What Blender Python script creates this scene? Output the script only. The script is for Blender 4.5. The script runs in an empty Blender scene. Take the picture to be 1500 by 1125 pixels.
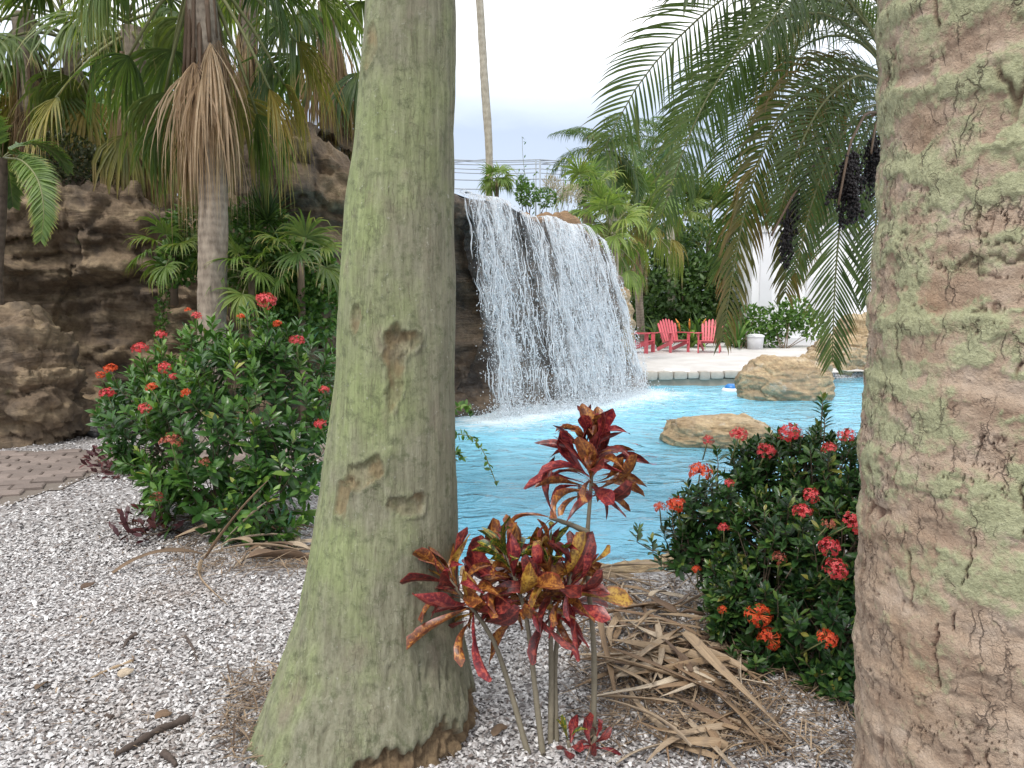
import bpy, math, random
import numpy as np
from mathutils import Vector, Matrix

# ------------------------------------------------------------------ camera, sky, sun
F = 1167.0; CAMZ = 1.55
PITCH = math.atan(122.5 / F)
scene = bpy.context.scene
cam_d = bpy.data.cameras.new('camera'); cam = bpy.data.objects.new('camera', cam_d)
scene.collection.objects.link(cam); scene.camera = cam
cam_d.sensor_width = 36.0; cam_d.lens = 36.0 * F / 1500.0
cam_d.clip_start = 0.05; cam_d.clip_end = 3000
cam.location = (0, 0, CAMZ); cam.rotation_euler = (math.pi / 2 - PITCH, 0, 0)
scene.render.resolution_x = 1024; scene.render.resolution_y = 768

SUN_EL, SUN_AZ = 58.0, 205.0          # azimuth clockwise from +Y: the sun stands behind the camera, to the left
world = bpy.data.worlds.new('World'); scene.world = world; world.use_nodes = True
wn = world.node_tree; wn.nodes.clear()
def WN(t, **kw):
    n = wn.nodes.new(t)
    for k, v in kw.items(): setattr(n, k, v)
    return n
sky = WN('ShaderNodeTexSky', sky_type='NISHITA', sun_disc=False)
sky.sun_elevation = math.radians(SUN_EL); sky.sun_rotation = math.radians(SUN_AZ)
tc = WN('ShaderNodeTexCoord'); sp = WN('ShaderNodeSeparateXYZ'); wn.links.new(tc.outputs['Generated'], sp.inputs[0])
nz = WN('ShaderNodeTexNoise'); nz.inputs['Scale'].default_value = 2.6; nz.inputs['Detail'].default_value = 6; nz.inputs['Roughness'].default_value = 0.55
mp = WN('ShaderNodeMapping'); mp.inputs['Scale'].default_value = (1, 1, 2.4)
wn.links.new(tc.outputs['Generated'], mp.inputs[0]); wn.links.new(mp.outputs[0], nz.inputs['Vector'])
mad = WN('ShaderNodeMath', operation='MULTIPLY_ADD'); mad.inputs[1].default_value = 0.16
wn.links.new(nz.outputs['Fac'], mad.inputs[0]); wn.links.new(sp.outputs['Z'], mad.inputs[2])
rp = WN('ShaderNodeValToRGB'); wn.links.new(mad.outputs[0], rp.inputs[0])
el = rp.color_ramp.elements
el[0].position = 0.0; el[0].color = (0.50, 0.56, 0.64, 1)
el[1].position = 0.40; el[1].color = (1.0, 1.0, 1.0, 1)
e = el.new(0.28); e.color = (0.40, 0.465, 0.57, 1)
e = el.new(0.335); e.color = (0.62, 0.68, 0.76, 1)
scl = WN('ShaderNodeMix', data_type='RGBA', blend_type='MULTIPLY'); scl.inputs[0].default_value = 1.0
wn.links.new(rp.outputs[0], scl.inputs[6]); scl.inputs[7].default_value = (11.5, 11.5, 11.7, 1)
mx = WN('ShaderNodeMix', data_type='RGBA'); mx.inputs[0].default_value = 0.92
wn.links.new(sky.outputs[0], mx.inputs[6]); wn.links.new(scl.outputs[2], mx.inputs[7])
bg = WN('ShaderNodeBackground'); bg.inputs['Strength'].default_value = 0.1
wn.links.new(mx.outputs[2], bg.inputs[0])
wo = WN('ShaderNodeOutputWorld'); wn.links.new(bg.outputs[0], wo.inputs[0])

sun_d = bpy.data.lights.new('sun', 'SUN'); sun_d.energy = 1.5; sun_d.angle = math.radians(12); sun_d.color = (1, 0.95, 0.87)
sun = bpy.data.objects.new('sun', sun_d); scene.collection.objects.link(sun)
_a, _e = math.radians(SUN_AZ), math.radians(SUN_EL)
sdir = Vector((math.sin(_a) * math.cos(_e), math.cos(_a) * math.cos(_e), math.sin(_e)))
sun.rotation_euler = (-sdir).to_track_quat('-Z', 'Y').to_euler(); sun.location = (0, 0, 20)
vs = scene.view_settings
vs.view_transform = 'Standard'; vs.look = 'None'; vs.exposure = 0.63; vs.gamma = 1.0; vs.use_curve_mapping = False

scene.cycles.max_bounces = 6; scene.cycles.diffuse_bounces = 3; scene.cycles.glossy_bounces = 2; scene.cycles.transmission_bounces = 2; scene.cycles.transparent_max_bounces = 12
# ------------------------------------------------------------------ helpers
rng = np.random.default_rng(7)
random.seed(7)
COL = scene.collection
_f = np.array([0, math.cos(PITCH), -math.sin(PITCH)]); _u = np.array([0, math.sin(PITCH), math.cos(PITCH)])
def ray(px, py):
    return np.array([1.0, 0, 0]) * (px - 750) / F + _u * (562.5 - py) / F + _f
def at(px, py, Y):                       # point on the ray at distance Y ahead
    d = ray(px, py); return np.array([0, 0, CAMZ]) + d * (Y / d[1])
def gp(px, py, z=0.0):                   # point where the ray meets height z
    d = ray(px, py); return np.array([0, 0, CAMZ]) + d * ((z - CAMZ) / d[2])
def nrm(v):
    v = np.asarray(v, float); return v / (np.linalg.norm(v, axis=-1, keepdims=True) + 1e-12)
def sstep(a, b, x):
    t = np.clip((x - a) / (b - a), 0, 1); return t * t * (3 - 2 * t)

_pr = np.random.default_rng(1234)
PERM = np.concatenate([_pr.permutation(256)] * 3).astype(np.int64)
GRAD = nrm(_pr.normal(size=(256, 3))); JIT = _pr.random((256, 3))
def _h(i): return PERM[PERM[PERM[i[..., 0] & 255] + (i[..., 1] & 255)] + (i[..., 2] & 255)]
def perlin(p):
    p = np.asarray(p, float); i = np.floor(p).astype(np.int64); f = p - i
    w = f * f * f * (f * (f * 6 - 15) + 10); out = 0
    for dx in (0, 1):
        for dy in (0, 1):
            for dz in (0, 1):
                o = np.array([dx, dy, dz]); g = GRAD[_h(i + o)]
                v = ((f - o) * g).sum(-1)
                out = out + v * (w[..., 0] if dx else 1 - w[..., 0]) * (w[..., 1] if dy else 1 - w[..., 1]) * (w[..., 2] if dz else 1 - w[..., 2])
    return out * 1.5
def fbm(p, oc=4, r=0.5):
    p = np.asarray(p, float); s = 0; a = 1.0
    for k in range(oc):
        s = s + a * perlin(p * (2.03 ** k) + 17.3 * k); a *= r
    return s
def voro(p):
    p = np.asarray(p, float); i = np.floor(p).astype(np.int64); f = p - i
    d1 = np.full(p.shape[:-1], 9.0); d2 = d1.copy(); idn = np.zeros(p.shape[:-1])
    for dx in (-1, 0, 1):
        for dy in (-1, 0, 1):
            for dz in (-1, 0, 1):
                o = np.array([dx, dy, dz]); h = _h(i + o)
                d = np.sqrt(((o + JIT[h] - f) ** 2).sum(-1))
                m = d < d1
                d2 = np.where(m, d1, np.minimum(d2, d)); idn = np.where(m, h / 255.0, idn); d1 = np.where(m, d, d1)
    return d1, d2, idn

def mk(name, V, FS, attrs=None, smooth=True):
    """V (n,3); FS list of index arrays (m,3) or (m,4)"""
    V = np.asarray(V, np.float32)
    if not isinstance(FS, (list, tuple)): FS = [FS]
    FS = [np.asarray(f, np.int32) for f in FS if len(f)]
    me = bpy.data.meshes.new(name)
    me.vertices.add(len(V)); me.vertices.foreach_set('co', V.ravel())
    li = np.concatenate([f.ravel() for f in FS]); cnt = np.concatenate([np.full(len(f), f.shape[1], np.int32) for f in FS])
    me.loops.add(len(li)); me.loops.foreach_set('vertex_index', li)
    me.polygons.add(len(cnt)); me.polygons.foreach_set('loop_start', np.concatenate([[0], np.cumsum(cnt)[:-1]]).astype(np.int32))
    me.update(calc_edges=True)
    me.polygons.foreach_set('use_smooth', np.full(len(cnt), bool(smooth)))
    for k, v in (attrs or {}).items():
        a = me.attributes.new(k, 'FLOAT', 'POINT'); a.data.foreach_set('value', np.asarray(v, np.float32).ravel())
    me.validate(); return me

class MB:
    def __init__(s): s.V = []; s.Q = []; s.T = []; s.n = 0; s.A = {}
    def add(s, V, Q=None, T=None, **A):
        V = np.asarray(V, float).reshape(-1, 3)
        for k in set(list(A) + list(s.A)):
            s.A.setdefault(k, [np.zeros(s.n)] if s.n else [])
            v = A.get(k, 0.0); s.A[k].append(np.broadcast_to(np.asarray(v, float).ravel() if np.ndim(v) else float(v), (len(V),)))
        s.V.append(V)
        if Q is not None and len(Q): s.Q.append(np.asarray(Q) + s.n)
        if T is not None and len(T): s.T.append(np.asarray(T) + s.n)
        s.n += len(V); return s
    def mesh(s, name, org=(0, 0, 0), smooth=True):
        V = np.concatenate(s.V) - np.asarray(org, float); FS = []
        if s.Q: FS.append(np.concatenate(s.Q))
        if s.T: FS.append(np.concatenate(s.T))
        return mk(name, V, FS, {k: np.concatenate(v) for k, v in s.A.items()}, smooth)

def grid_faces(nu, nv, wrap=False):
    i, j = np.meshgrid(np.arange(nu - (0 if wrap else 1)), np.arange(nv - 1), indexing='ij')
    a = (i * nv + j).ravel(); b = (((i + 1) % nu) * nv + j).ravel()
    return np.stack([a, b, b + 1, a + 1], 1)

def tube(path, rad, sides=6, cap=True):
    P = np.asarray(path, float); n = len(P); R = np.broadcast_to(np.asarray(rad, float), (n,))
    T = nrm(np.gradient(P, axis=0)); ref = np.array([0.13, 0.97, 0.2]) if abs(T[0][1]) < 0.8 else np.array([1.0, 0.1, 0.1])
    A = nrm(np.cross(T, ref)); B = np.cross(T, A)
    th = np.linspace(0, 2 * np.pi, sides, endpoint=False)
    V = P[None] + R[None, :, None] * (np.cos(th)[:, None, None] * A[None] + np.sin(th)[:, None, None] * B[None])
    V = V.reshape(-1, 3); Q = grid_faces(sides, n, True); Tt = []
    if cap:
        V = np.concatenate([V, P[:1], P[-1:]]); a, b = sides * n, sides * n + 1
        for k in range(sides):
            k2 = (k + 1) % sides; Tt += [(a, k2 * n, k * n), (b, k * n + n - 1, k2 * n + n - 1)]
    return V, Q, np.array(Tt) if cap else None

BOXQ = np.array([[0, 1, 3, 2], [4, 6, 7, 5], [0, 4, 5, 1], [2, 3, 7, 6], [0, 2, 6, 4], [1, 5, 7, 3]])
def boxv(c, s, R=None):
    s = np.asarray(s, float) / 2
    V = np.array([[x, y, z] for x in (-1, 1) for y in (-1, 1) for z in (-1, 1)]) * s
    if R is not None: V = V @ np.asarray(R).T
    return V + np.asarray(c, float)

def link(name, me, mat, parent=None, loc=None):
    o = bpy.data.objects.new(name, me); COL.objects.link(o)
    if me is not None and mat is not None and not len(me.materials): me.materials.append(mat)
    if parent is not None: o.parent = parent
    if loc is not None: o.location = Vector(loc)
    return o
def tag(o, label=None, cat=None, group=None, kind=None):
    if label: o['label'] = label
    if cat: o['category'] = cat
    if group: o['group'] = group
    if kind: o['kind'] = kind
    return o
def thing(name, label, cat, loc, group=None):
    o = bpy.data.objects.new(name, None); COL.objects.link(o); o.location = Vector(loc); o.empty_display_size = 0.1
    return tag(o, label, cat, group)
def part(name, mb, mat, parent, kind=None, smooth=True):       # mb in world coordinates
    o = link(name, mb.mesh(name, parent.location, smooth), mat, parent)
    if kind: o['kind'] = kind
    sb = getattr(mb, 'sub', None)
    if sb: link(sb[0], sb[1].mesh(sb[0], parent.location), sb[2], o)
    return o
def solo(name, mb, mat, label, cat, org, group=None, smooth=True):
    o = link(name, mb.mesh(name, org, smooth), mat, None, org); return tag(o, label, cat, group)

# ------------------------------------------------------------------ materials
def N(nt, t, ins=None, **props):
    n = nt.nodes.new(t)
    for k, v in props.items(): setattr(n, k, v)
    for k, v in (ins or {}).items():
        s = n.inputs[k]
        if isinstance(v, bpy.types.NodeSocket): nt.links.new(v, s)
        else: s.default_value = v
    return n
def newmat(name):
    m = bpy.data.materials.new(name); m.use_nodes = True; nt = m.node_tree
    b = nt.nodes['Principled BSDF']; return m, nt, b
def ramp(nt, fac, stops):
    r = N(nt, 'ShaderNodeValToRGB', {0: fac}); e = r.color_ramp.elements
    while len(e) < len(stops): e.new(0.5)
    for k, (p, c) in enumerate(stops):
        e[k].position = p; e[k].color = (*c, 1) if len(c) == 3 else c
    return r.outputs[0]
def noise(nt, vec, scale, detail=4, rough=0.55, dist=0.0):
    n = N(nt, 'ShaderNodeTexNoise', {'Scale': scale, 'Detail': detail, 'Roughness': rough, 'Distortion': dist})
    if vec is not None: nt.links.new(vec, n.inputs['Vector'])
    return n.outputs['Fac']
def mapping(nt, vec, scale=(1, 1, 1), rot=(0, 0, 0)):
    return N(nt, 'ShaderNodeMapping', {0: vec, 'Scale': scale, 'Rotation': rot}).outputs[0]
def objco(nt): return N(nt, 'ShaderNodeTexCoord').outputs['Object']
def geoco(nt): return N(nt, 'ShaderNodeNewGeometry').outputs['Position']
def attr(nt, name): return N(nt, 'ShaderNodeAttribute', attribute_name=name).outputs['Fac']
def mixc(nt, f, a, b, mode='MIX'):
    n = N(nt, 'ShaderNodeMix', data_type='RGBA', blend_type=mode)
    for k, v in ((0, f), (6, a), (7, b)):
        if isinstance(v, bpy.types.NodeSocket): nt.links.new(v, n.inputs[k])
        elif k == 0: n.inputs[k].default_value = v
        else: n.inputs[k].default_value = (*v, 1) if len(v) == 3 else v
    return n.outputs[2]
def math_(nt, op, a, b=0.0, clamp=False):
    n = N(nt, 'ShaderNodeMath', {0: a, 1: b}, operation=op); n.use_clamp = clamp; return n.outputs[0]
def bump(nt, b, h, strength=0.4, dist=0.01):
    n = N(nt, 'ShaderNodeBump', {'Height': h, 'Strength': strength, 'Distance': dist})
    nt.links.new(n.outputs[0], b.inputs['Normal']); return n

def leafmat(name, stops, tip=None, rough=0.42, transl=0.3, objrand=False, tipstart=0.7, spots=None):
    m, nt, b = newmat(name)
    t = attr(nt, 'tint')
    if objrand:
        t = math_(nt, 'FRACT', math_(nt, 'ADD', t, N(nt, 'ShaderNodeObjectInfo').outputs['Random']))
    c = ramp(nt, t, stops)
    nf = noise(nt, geoco(nt), 14, 3)
    c = mixc(nt, 0.55, c, ramp(nt, nf, [(0.3, (0.45, 0.45, 0.45)), (0.7, (1.0, 1.0, 1.0))]), 'MULTIPLY')
    lu = attr(nt, 'lu')
    if tip is not None:
        f = N(nt, 'ShaderNodeMapRange', {0: lu, 1: tipstart, 2: 1.0}); 
        f2 = math_(nt, 'MULTIPLY', f.outputs[0], ramp(nt, noise(nt, geoco(nt), 3.0, 2), [(0.42, (0, 0, 0)), (0.62, (1, 1, 1))]))
        c = mixc(nt, f2, c, tip)
    if spots is not None:
        c = mixc(nt, ramp(nt, noise(nt, geoco(nt), spots[1], 3), [(0.55, (0, 0, 0)), (0.66, (1, 1, 1))]), c, spots[0])
    nt.links.new(c, b.inputs['Base Color']); b.inputs['Roughness'].default_value = rough
    b.inputs['Specular IOR Level'].default_value = 0.45
    if transl > 0:
        tr = N(nt, 'ShaderNodeBsdfTranslucent', {'Color': mixc(nt, 1.0, c, (1.25, 1.35, 0.6), 'MULTIPLY')})
        ms = N(nt, 'ShaderNodeMixShader', {0: transl, 1: b.outputs[0], 2: tr.outputs[0]})
        nt.links.new(ms.outputs[0], nt.nodes['Material Output'].inputs[0])
    return m

MAT = {}
def simple(name, col, rough=0.6, var=0.15, scale=20, bmp=0.0, metal=0.0, objrand=0.0):
    m, nt, b = newmat(name); co = objco(nt)
    nf = noise(nt, co, scale, 5)
    c = mixc(nt, nf, [x * (1 - var) for x in col], [min(1, x * (1 + var)) for x in col])
    if objrand:
        r = N(nt, 'ShaderNodeObjectInfo').outputs['Random']
        v = N(nt, 'ShaderNodeMapRange', {0: r, 3: 1 - objrand, 4: 1 + objrand}).outputs[0]
        hs = N(nt, 'ShaderNodeHueSaturation', {'Color': c, 'Value': v}); c = hs.outputs[0]
    nt.links.new(c, b.inputs['Base Color']); b.inputs['Roughness'].default_value = rough; b.inputs['Metallic'].default_value = metal
    if bmp: bump(nt, b, nf, bmp, 0.01)
    MAT[name] = m; return m

def m_shell_ground():
    m, nt, b = newmat('shell_ground'); g = geoco(nt)
    v = N(nt, 'ShaderNodeTexVoronoi', {'Vector': g, 'Scale': 62.0}); v2 = N(nt, 'ShaderNodeTexVoronoi', {'Vector': g, 'Scale': 31.0})
    sp1 = N(nt, 'ShaderNodeSeparateColor', {0: v.outputs['Color']}).outputs[0]
    c = ramp(nt, sp1, [(0.0, (0.06, 0.05, 0.05)), (0.3, (0.21, 0.19, 0.185)), (0.62, (0.37, 0.355, 0.355)), (1, (0.62, 0.61, 0.61))])
    big = noise(nt, g, 0.9, 5, 0.6)
    c = mixc(nt, ramp(nt, big, [(0.52, (0, 0, 0)), (0.72, (0.55, 0.55, 0.55))]), c, (0.17, 0.125, 0.095))
    nt.links.new(c, b.inputs['Base Color']); b.inputs['Roughness'].default_value = 0.7
    h = math_(nt, 'ADD', v.outputs['Distance'], math_(nt, 'MULTIPLY', v2.outputs['Distance'], 0.7)); bump(nt, b, h, 0.8, 0.015)
    MAT['shell_ground'] = m
m_shell_ground()
def m_shell():
    m, nt, b = newmat('shell_flake'); t = attr(nt, 'tint')
    c = ramp(nt, t, [(0.0, (0.06, 0.045, 0.04)), (0.16, (0.19, 0.155, 0.14)), (0.40, (0.34, 0.32, 0.315)), (0.7, (0.49, 0.475, 0.475)), (1.0, (0.76, 0.75, 0.75))])
    big = noise(nt, geoco(nt), 0.9, 5, 0.6)
    c = mixc(nt, ramp(nt, big, [(0.55, (0, 0, 0)), (0.75, (0.5, 0.5, 0.5))]), c, (0.22, 0.16, 0.12))
    nt.links.new(c, b.inputs['Base Color']); b.inputs['Roughness'].default_value = 0.4; MAT['shell_flake'] = m
m_shell()
def m_rock(name, stops, stain, moss, rough=0.85, sc=1.0, tilt=0.25, moss_amt=0.62):
    m, nt, b = newmat(name); g = geoco(nt)
    w = mapping(nt, g, (0.8 * sc, 0.8 * sc, 5 * sc), (0, tilt, 0))
    st = noise(nt, w, 1.0, 8, 0.62, 0.6)
    c = ramp(nt, st, stops)
    f = noise(nt, g, 11 * sc, 6, 0.65)
    c = mixc(nt, 0.75, c, ramp(nt, f, [(0.3, (0.35, 0.33, 0.31)), (0.68, (1.1, 1.08, 1.04))]), 'MULTIPLY')
    sv = noise(nt, mapping(nt, g, (1.6 * sc, 1.6 * sc, 0.45 * sc)), 1.0, 6, 0.6)
    c = mixc(nt, ramp(nt, sv, [(0.50, (0, 0, 0)), (0.66, (0.85, 0.85, 0.85))]), c, stain)
    ms = noise(nt, g, 2.3 * sc, 7, 0.7)
    c = mixc(nt, ramp(nt, ms, [(moss_amt, (0, 0, 0)), (moss_amt + 0.12, (0.7, 0.7, 0.7))]), c, moss)
    nt.links.new(c, b.inputs['Base Color']); b.inputs['Roughness'].default_value = rough
    h = math_(nt, 'ADD', math_(nt, 'MULTIPLY', st, 1.2), math_(nt, 'MULTIPLY', f, 0.6)); bump(nt, b, h, 0.9, 0.06 / sc)
    MAT[name] = m
m_rock('cliff_rock', [(0.25, (0.09, 0.066, 0.046)), (0.45, (0.21, 0.152, 0.10)), (0.6, (0.31, 0.235, 0.15)), (0.8, (0.46, 0.36, 0.23))], (0.06, 0.048, 0.04), (0.12, 0.125, 0.05))
m_rock('fall_rock', [(0.25, (0.045, 0.034, 0.027)), (0.45, (0.10, 0.074, 0.052)), (0.6, (0.17, 0.125, 0.085)), (0.8, (0.26, 0.20, 0.135))], (0.025, 0.021, 0.019), (0.13, 0.11, 0.05), 0.42, 1.3)
m_rock('tan_rock', [(0.25, (0.19, 0.13, 0.075)), (0.45, (0.38, 0.28, 0.165)), (0.6, (0.50, 0.39, 0.245)), (0.8, (0.62, 0.53, 0.40))], (0.27, 0.2, 0.13), (0.48, 0.43, 0.35), 0.85, 1.6, 0.3, 0.55)

def m_bark_royal():
    m, nt, b = newmat('royal_bark'); o = objco(nt)
    s = noise(nt, mapping(nt, o, (62, 62, 4.0)), 1.0, 8, 0.68)
    n2 = noise(nt, mapping(nt, o, (1, 1, 0.55)), 5.0, 6, 0.62)
    n3 = noise(nt, o, 55, 5, 0.7)
    grey = ramp(nt, s, [(0.25, (0.135, 0.13, 0.085)), (0.5, (0.215, 0.21, 0.142)), (0.75, (0.30, 0.295, 0.215))])
    green = ramp(nt, s, [(0.25, (0.14, 0.165, 0.07)), (0.5, (0.235, 0.28, 0.12)), (0.75, (0.33, 0.38, 0.18))])
    sx = N(nt, 'ShaderNodeSeparateXYZ', {0: o}); x = sx.outputs[0]
    gf = math_(nt, 'ADD', math_(nt, 'ADD', n2, math_(nt, 'MULTIPLY', x, -0.5)), math_(nt, 'MULTIPLY', math_(nt, 'SUBTRACT', math_(nt, 'MINIMUM', sx.outputs[2], 1.3), 1.1), 0.16))
    c = mixc(nt, ramp(nt, gf, [(0.35, (0, 0, 0)), (0.60, (0.9, 0.9, 0.9))]), grey, green)
    c = mixc(nt, ramp(nt, noise(nt, o, 26, 6, 0.75), [(0.50, (0, 0, 0)), (0.64, (0.72, 0.72, 0.72))]), c, (0.095, 0.11, 0.055))
    c = mixc(nt, ramp(nt, noise(nt, mapping(nt, o, (90, 90, 9)), 1.0, 5, 0.7), [(0.56, (0, 0, 0)), (0.7, (0.6, 0.6, 0.6))]), c, (0.09, 0.08, 0.05))
    c = mixc(nt, ramp(nt, noise(nt, mapping(nt, o, (1, 1, 0.6)), 6.5, 4, 0.6), [(0.56, (0, 0, 0)), (0.72, (0.5, 0.5, 0.5))]), c, (0.24, 0.19, 0.15))
    c = mixc(nt, ramp(nt, n3, [(0.63, (0, 0, 0)), (0.7, (0.5, 0.5, 0.5))]), c, (0.46, 0.46, 0.40))
    ed = N(nt, 'ShaderNodeTexVoronoi', {'Vector': mapping(nt, mixc(nt, 0.03, o, N(nt, 'ShaderNodeTexNoise', {'Vector': o, 'Scale': 22.0, 'Detail': 4.0}).outputs['Color'], 'ADD'), (64, 64, 2.4)), 'Scale': 1.0}, feature='DISTANCE_TO_EDGE').outputs['Distance']
    fis = math_(nt, 'MULTIPLY', N(nt, 'ShaderNodeMapRange', {0: ed, 1: 0.0, 2: 0.06, 3: 1.0, 4: 0.0}).outputs[0], ramp(nt, noise(nt, mapping(nt, o, (1, 1, 0.5)), 9, 3), [(0.46, (0, 0, 0)), (0.6, (1, 1, 1))]))
    c = mixc(nt, math_(nt, 'MULTIPLY', fis, 0.22), c, (0.075, 0.06, 0.04))
    c = mixc(nt, attr(nt, 'scar'), c, ramp(nt, s, [(0.3, (0.12, 0.08, 0.04)), (0.7, (0.30, 0.22, 0.115))]))
    c = mixc(nt, attr(nt, 'root'), c, ramp(nt, n3, [(0.3, (0.10, 0.062, 0.035)), (0.7, (0.25, 0.18, 0.10))]))
    nt.links.new(c, b.inputs['Base Color']); b.inputs['Roughness'].default_value = 0.9
    h = math_(nt, 'SUBTRACT', math_(nt, 'ADD', s, math_(nt, 'MULTIPLY', n3, 0.6)), math_(nt, 'MULTIPLY', fis, 0.2)); bump(nt, b, h, 0.9, 0.008)
    MAT['royal_bark'] = m
m_bark_royal()
def m_bark_cracked():
    m, nt, b = newmat('cracked_bark'); o = objco(nt)
    n1 = noise(nt, o, 34, 6, 0.7); n2 = noise(nt, mapping(nt, o, (1, 1, 1.5)), 9, 6, 0.65); n3 = noise(nt, o, 120, 4, 0.7)
    br = ramp(nt, n2, [(0.3, (0.29, 0.20, 0.14)), (0.5, (0.43, 0.325, 0.24)), (0.7, (0.52, 0.42, 0.335))])
    c = mixc(nt, ramp(nt, noise(nt, o, 4.0, 3), [(0.55, (0, 0, 0)), (0.72, (0.45, 0.45, 0.45))]), br, (0.34, 0.21, 0.115))
    lic = math_(nt, 'ADD', attr(nt, 'lichen'), math_(nt, 'MULTIPLY', math_(nt, 'SUBTRACT', n1, 0.5), 1.3))
    lc = ramp(nt, n3, [(0.3, (0.28, 0.30, 0.165)), (0.6, (0.42, 0.45, 0.265)), (0.8, (0.53, 0.54, 0.365))])
    c = mixc(nt, ramp(nt, lic, [(0.36, (0, 0, 0)), (0.68, (0.85, 0.85, 0.85))]), c, lc)
    dv = N(nt, 'ShaderNodeTexNoise', {'Vector': o, 'Scale': 30.0, 'Detail': 4.0}).outputs['Color']
    vv = mixc(nt, 0.035, o, dv, 'ADD')
    ed = N(nt, 'ShaderNodeTexVoronoi', {'Vector': mapping(nt, vv, (26, 26, 6)), 'Scale': 1.0}, feature='DISTANCE_TO_EDGE').outputs['Distance']
    fine = N(nt, 'ShaderNodeMapRange', {0: ed, 1: 0.0, 2: 0.05, 3: 1.0, 4: 0.0}).outputs[0]
    ed2 = N(nt, 'ShaderNodeTexVoronoi', {'Vector': mapping(nt, vv, (85, 85, 60)), 'Scale': 1.0}, feature='DISTANCE_TO_EDGE').outputs['Distance']
    fine2 = N(nt, 'ShaderNodeMapRange', {0: ed2, 1: 0.0, 2: 0.12, 3: 0.2, 4: 0.0}).outputs[0]
    gate = ramp(nt, noise(nt, o, 13, 4), [(0.48, (0, 0, 0)), (0.62, (1, 1, 1))])
    fine = math_(nt, 'MULTIPLY', math_(nt, 'MAXIMUM', fine, fine2), gate)
    c = mixc(nt, math_(nt, 'MULTIPLY', fine, 0.5), c, (0.17, 0.10, 0.07))
    c = mixc(nt, attr(nt, 'crack'), c, (0.13, 0.065, 0.045))
    nt.links.new(c, b.inputs['Base Color']); b.inputs['Roughness'].default_value = 0.92
    h = math_(nt, 'SUBTRACT', math_(nt, 'ADD', n1, math_(nt, 'MULTIPLY', n3, 0.7)), math_(nt, 'MULTIPLY', fine, 0.8)); bump(nt, b, h, 1.0, 0.011)
    MAT['cracked_bark'] = m
m_bark_cracked()
def m_bark_ring(name, c0, c1, ring=22):
    m, nt, b = newmat(name); o = geoco(nt)
    w = N(nt, 'ShaderNodeTexWave', {'Vector': o, 'Scale': ring / 6.28, 'Distortion': 3.0, 'Detail': 3.0, 'Detail Scale': 2.0}, wave_type='BANDS', bands_direction='Z').outputs['Fac']
    n1 = noise(nt, mapping(nt, o, (14, 14, 5)), 1.0, 6, 0.7)
    f = math_(nt, 'ADD', math_(nt, 'MULTIPLY', w, 0.08), math_(nt, 'MULTIPLY', n1, 0.92))
    c = ramp(nt, f, [(0.3, c0), (0.65, c1)])
    nt.links.new(c, b.inputs['Base Color']); b.inputs['Roughness'].default_value = 0.9; bump(nt, b, f, 0.7, 0.02); MAT[name] = m
m_bark_ring('fan_bark', (0.13, 0.10, 0.075), (0.36, 0.30, 0.235))
m_bark_ring('pale_bark', (0.24, 0.21, 0.16), (0.46, 0.42, 0.34), 12)
m_bark_ring('dark_bark', (0.06, 0.045, 0.035), (0.19, 0.145, 0.11), 26)

MAT['fan_leaf'] = leafmat('fan_leaf', [(0, (0.06, 0.11, 0.034)), (0.5, (0.125, 0.195, 0.05)), (1, (0.25, 0.30, 0.08))], (0.46, 0.34, 0.15), 0.42, 0.42)
MAT['fan_leaf_dark'] = leafmat('fan_leaf_dark', [(0, (0.032, 0.065, 0.025)), (0.6, (0.065, 0.12, 0.04)), (1, (0.11, 0.17, 0.06))], (0.26, 0.2, 0.08), 0.42, 0.3)
MAT['fan_leaf_yellow'] = leafmat('fan_leaf_yellow', [(0, (0.10, 0.13, 0.03)), (0.5, (0.26, 0.24, 0.05)), (1, (0.45, 0.30, 0.07))], (0.42, 0.29, 0.14), 0.5, 0.3, False, 0.45)
MAT['fan_leaf_bright'] = leafmat('fan_leaf_bright', [(0, (0.10, 0.18, 0.04)), (0.5, (0.18, 0.28, 0.06)), (1, (0.30, 0.36, 0.09))], (0.40, 0.33, 0.10), 0.45, 0.38)
MAT['dead_leaf'] = leafmat('dead_leaf', [(0, (0.30, 0.185, 0.115)), (0.5, (0.52, 0.365, 0.235)), (1, (0.68, 0.54, 0.38))], None, 0.75, 0.28)
MAT['date_leaf'] = leafmat('date_leaf', [(0, (0.05, 0.09, 0.026)), (0.5, (0.095, 0.145, 0.038)), (1, (0.16, 0.205, 0.06))], (0.27, 0.18, 0.06), 0.36, 0.44)
MAT['date_leaf_old'] = leafmat('date_leaf_old', [(0, (0.07, 0.085, 0.02)), (0.5, (0.15, 0.14, 0.035)), (1, (0.26, 0.17, 0.05))], (0.28, 0.15, 0.06), 0.45, 0.28, False, 0.3)
MAT['queen_leaf'] = leafmat('queen_leaf', [(0, (0.05, 0.10, 0.03)), (0.5, (0.09, 0.17, 0.045)), (1, (0.18, 0.25, 0.08))], (0.26, 0.24, 0.09), 0.4, 0.35)
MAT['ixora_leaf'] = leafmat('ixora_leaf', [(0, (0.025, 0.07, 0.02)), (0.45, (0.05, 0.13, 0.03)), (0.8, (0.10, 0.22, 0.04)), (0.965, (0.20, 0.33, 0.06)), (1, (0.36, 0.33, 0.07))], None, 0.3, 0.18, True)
MAT['ixora_leaf_dark'] = leafmat('ixora_leaf_dark', [(0, (0.014, 0.04, 0.014)), (0.5, (0.026, 0.07, 0.02)), (0.85, (0.05, 0.12, 0.03)), (0.97, (0.12, 0.2, 0.04)), (1, (0.30, 0.27, 0.06))], None, 0.3, 0.15, True)
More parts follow.
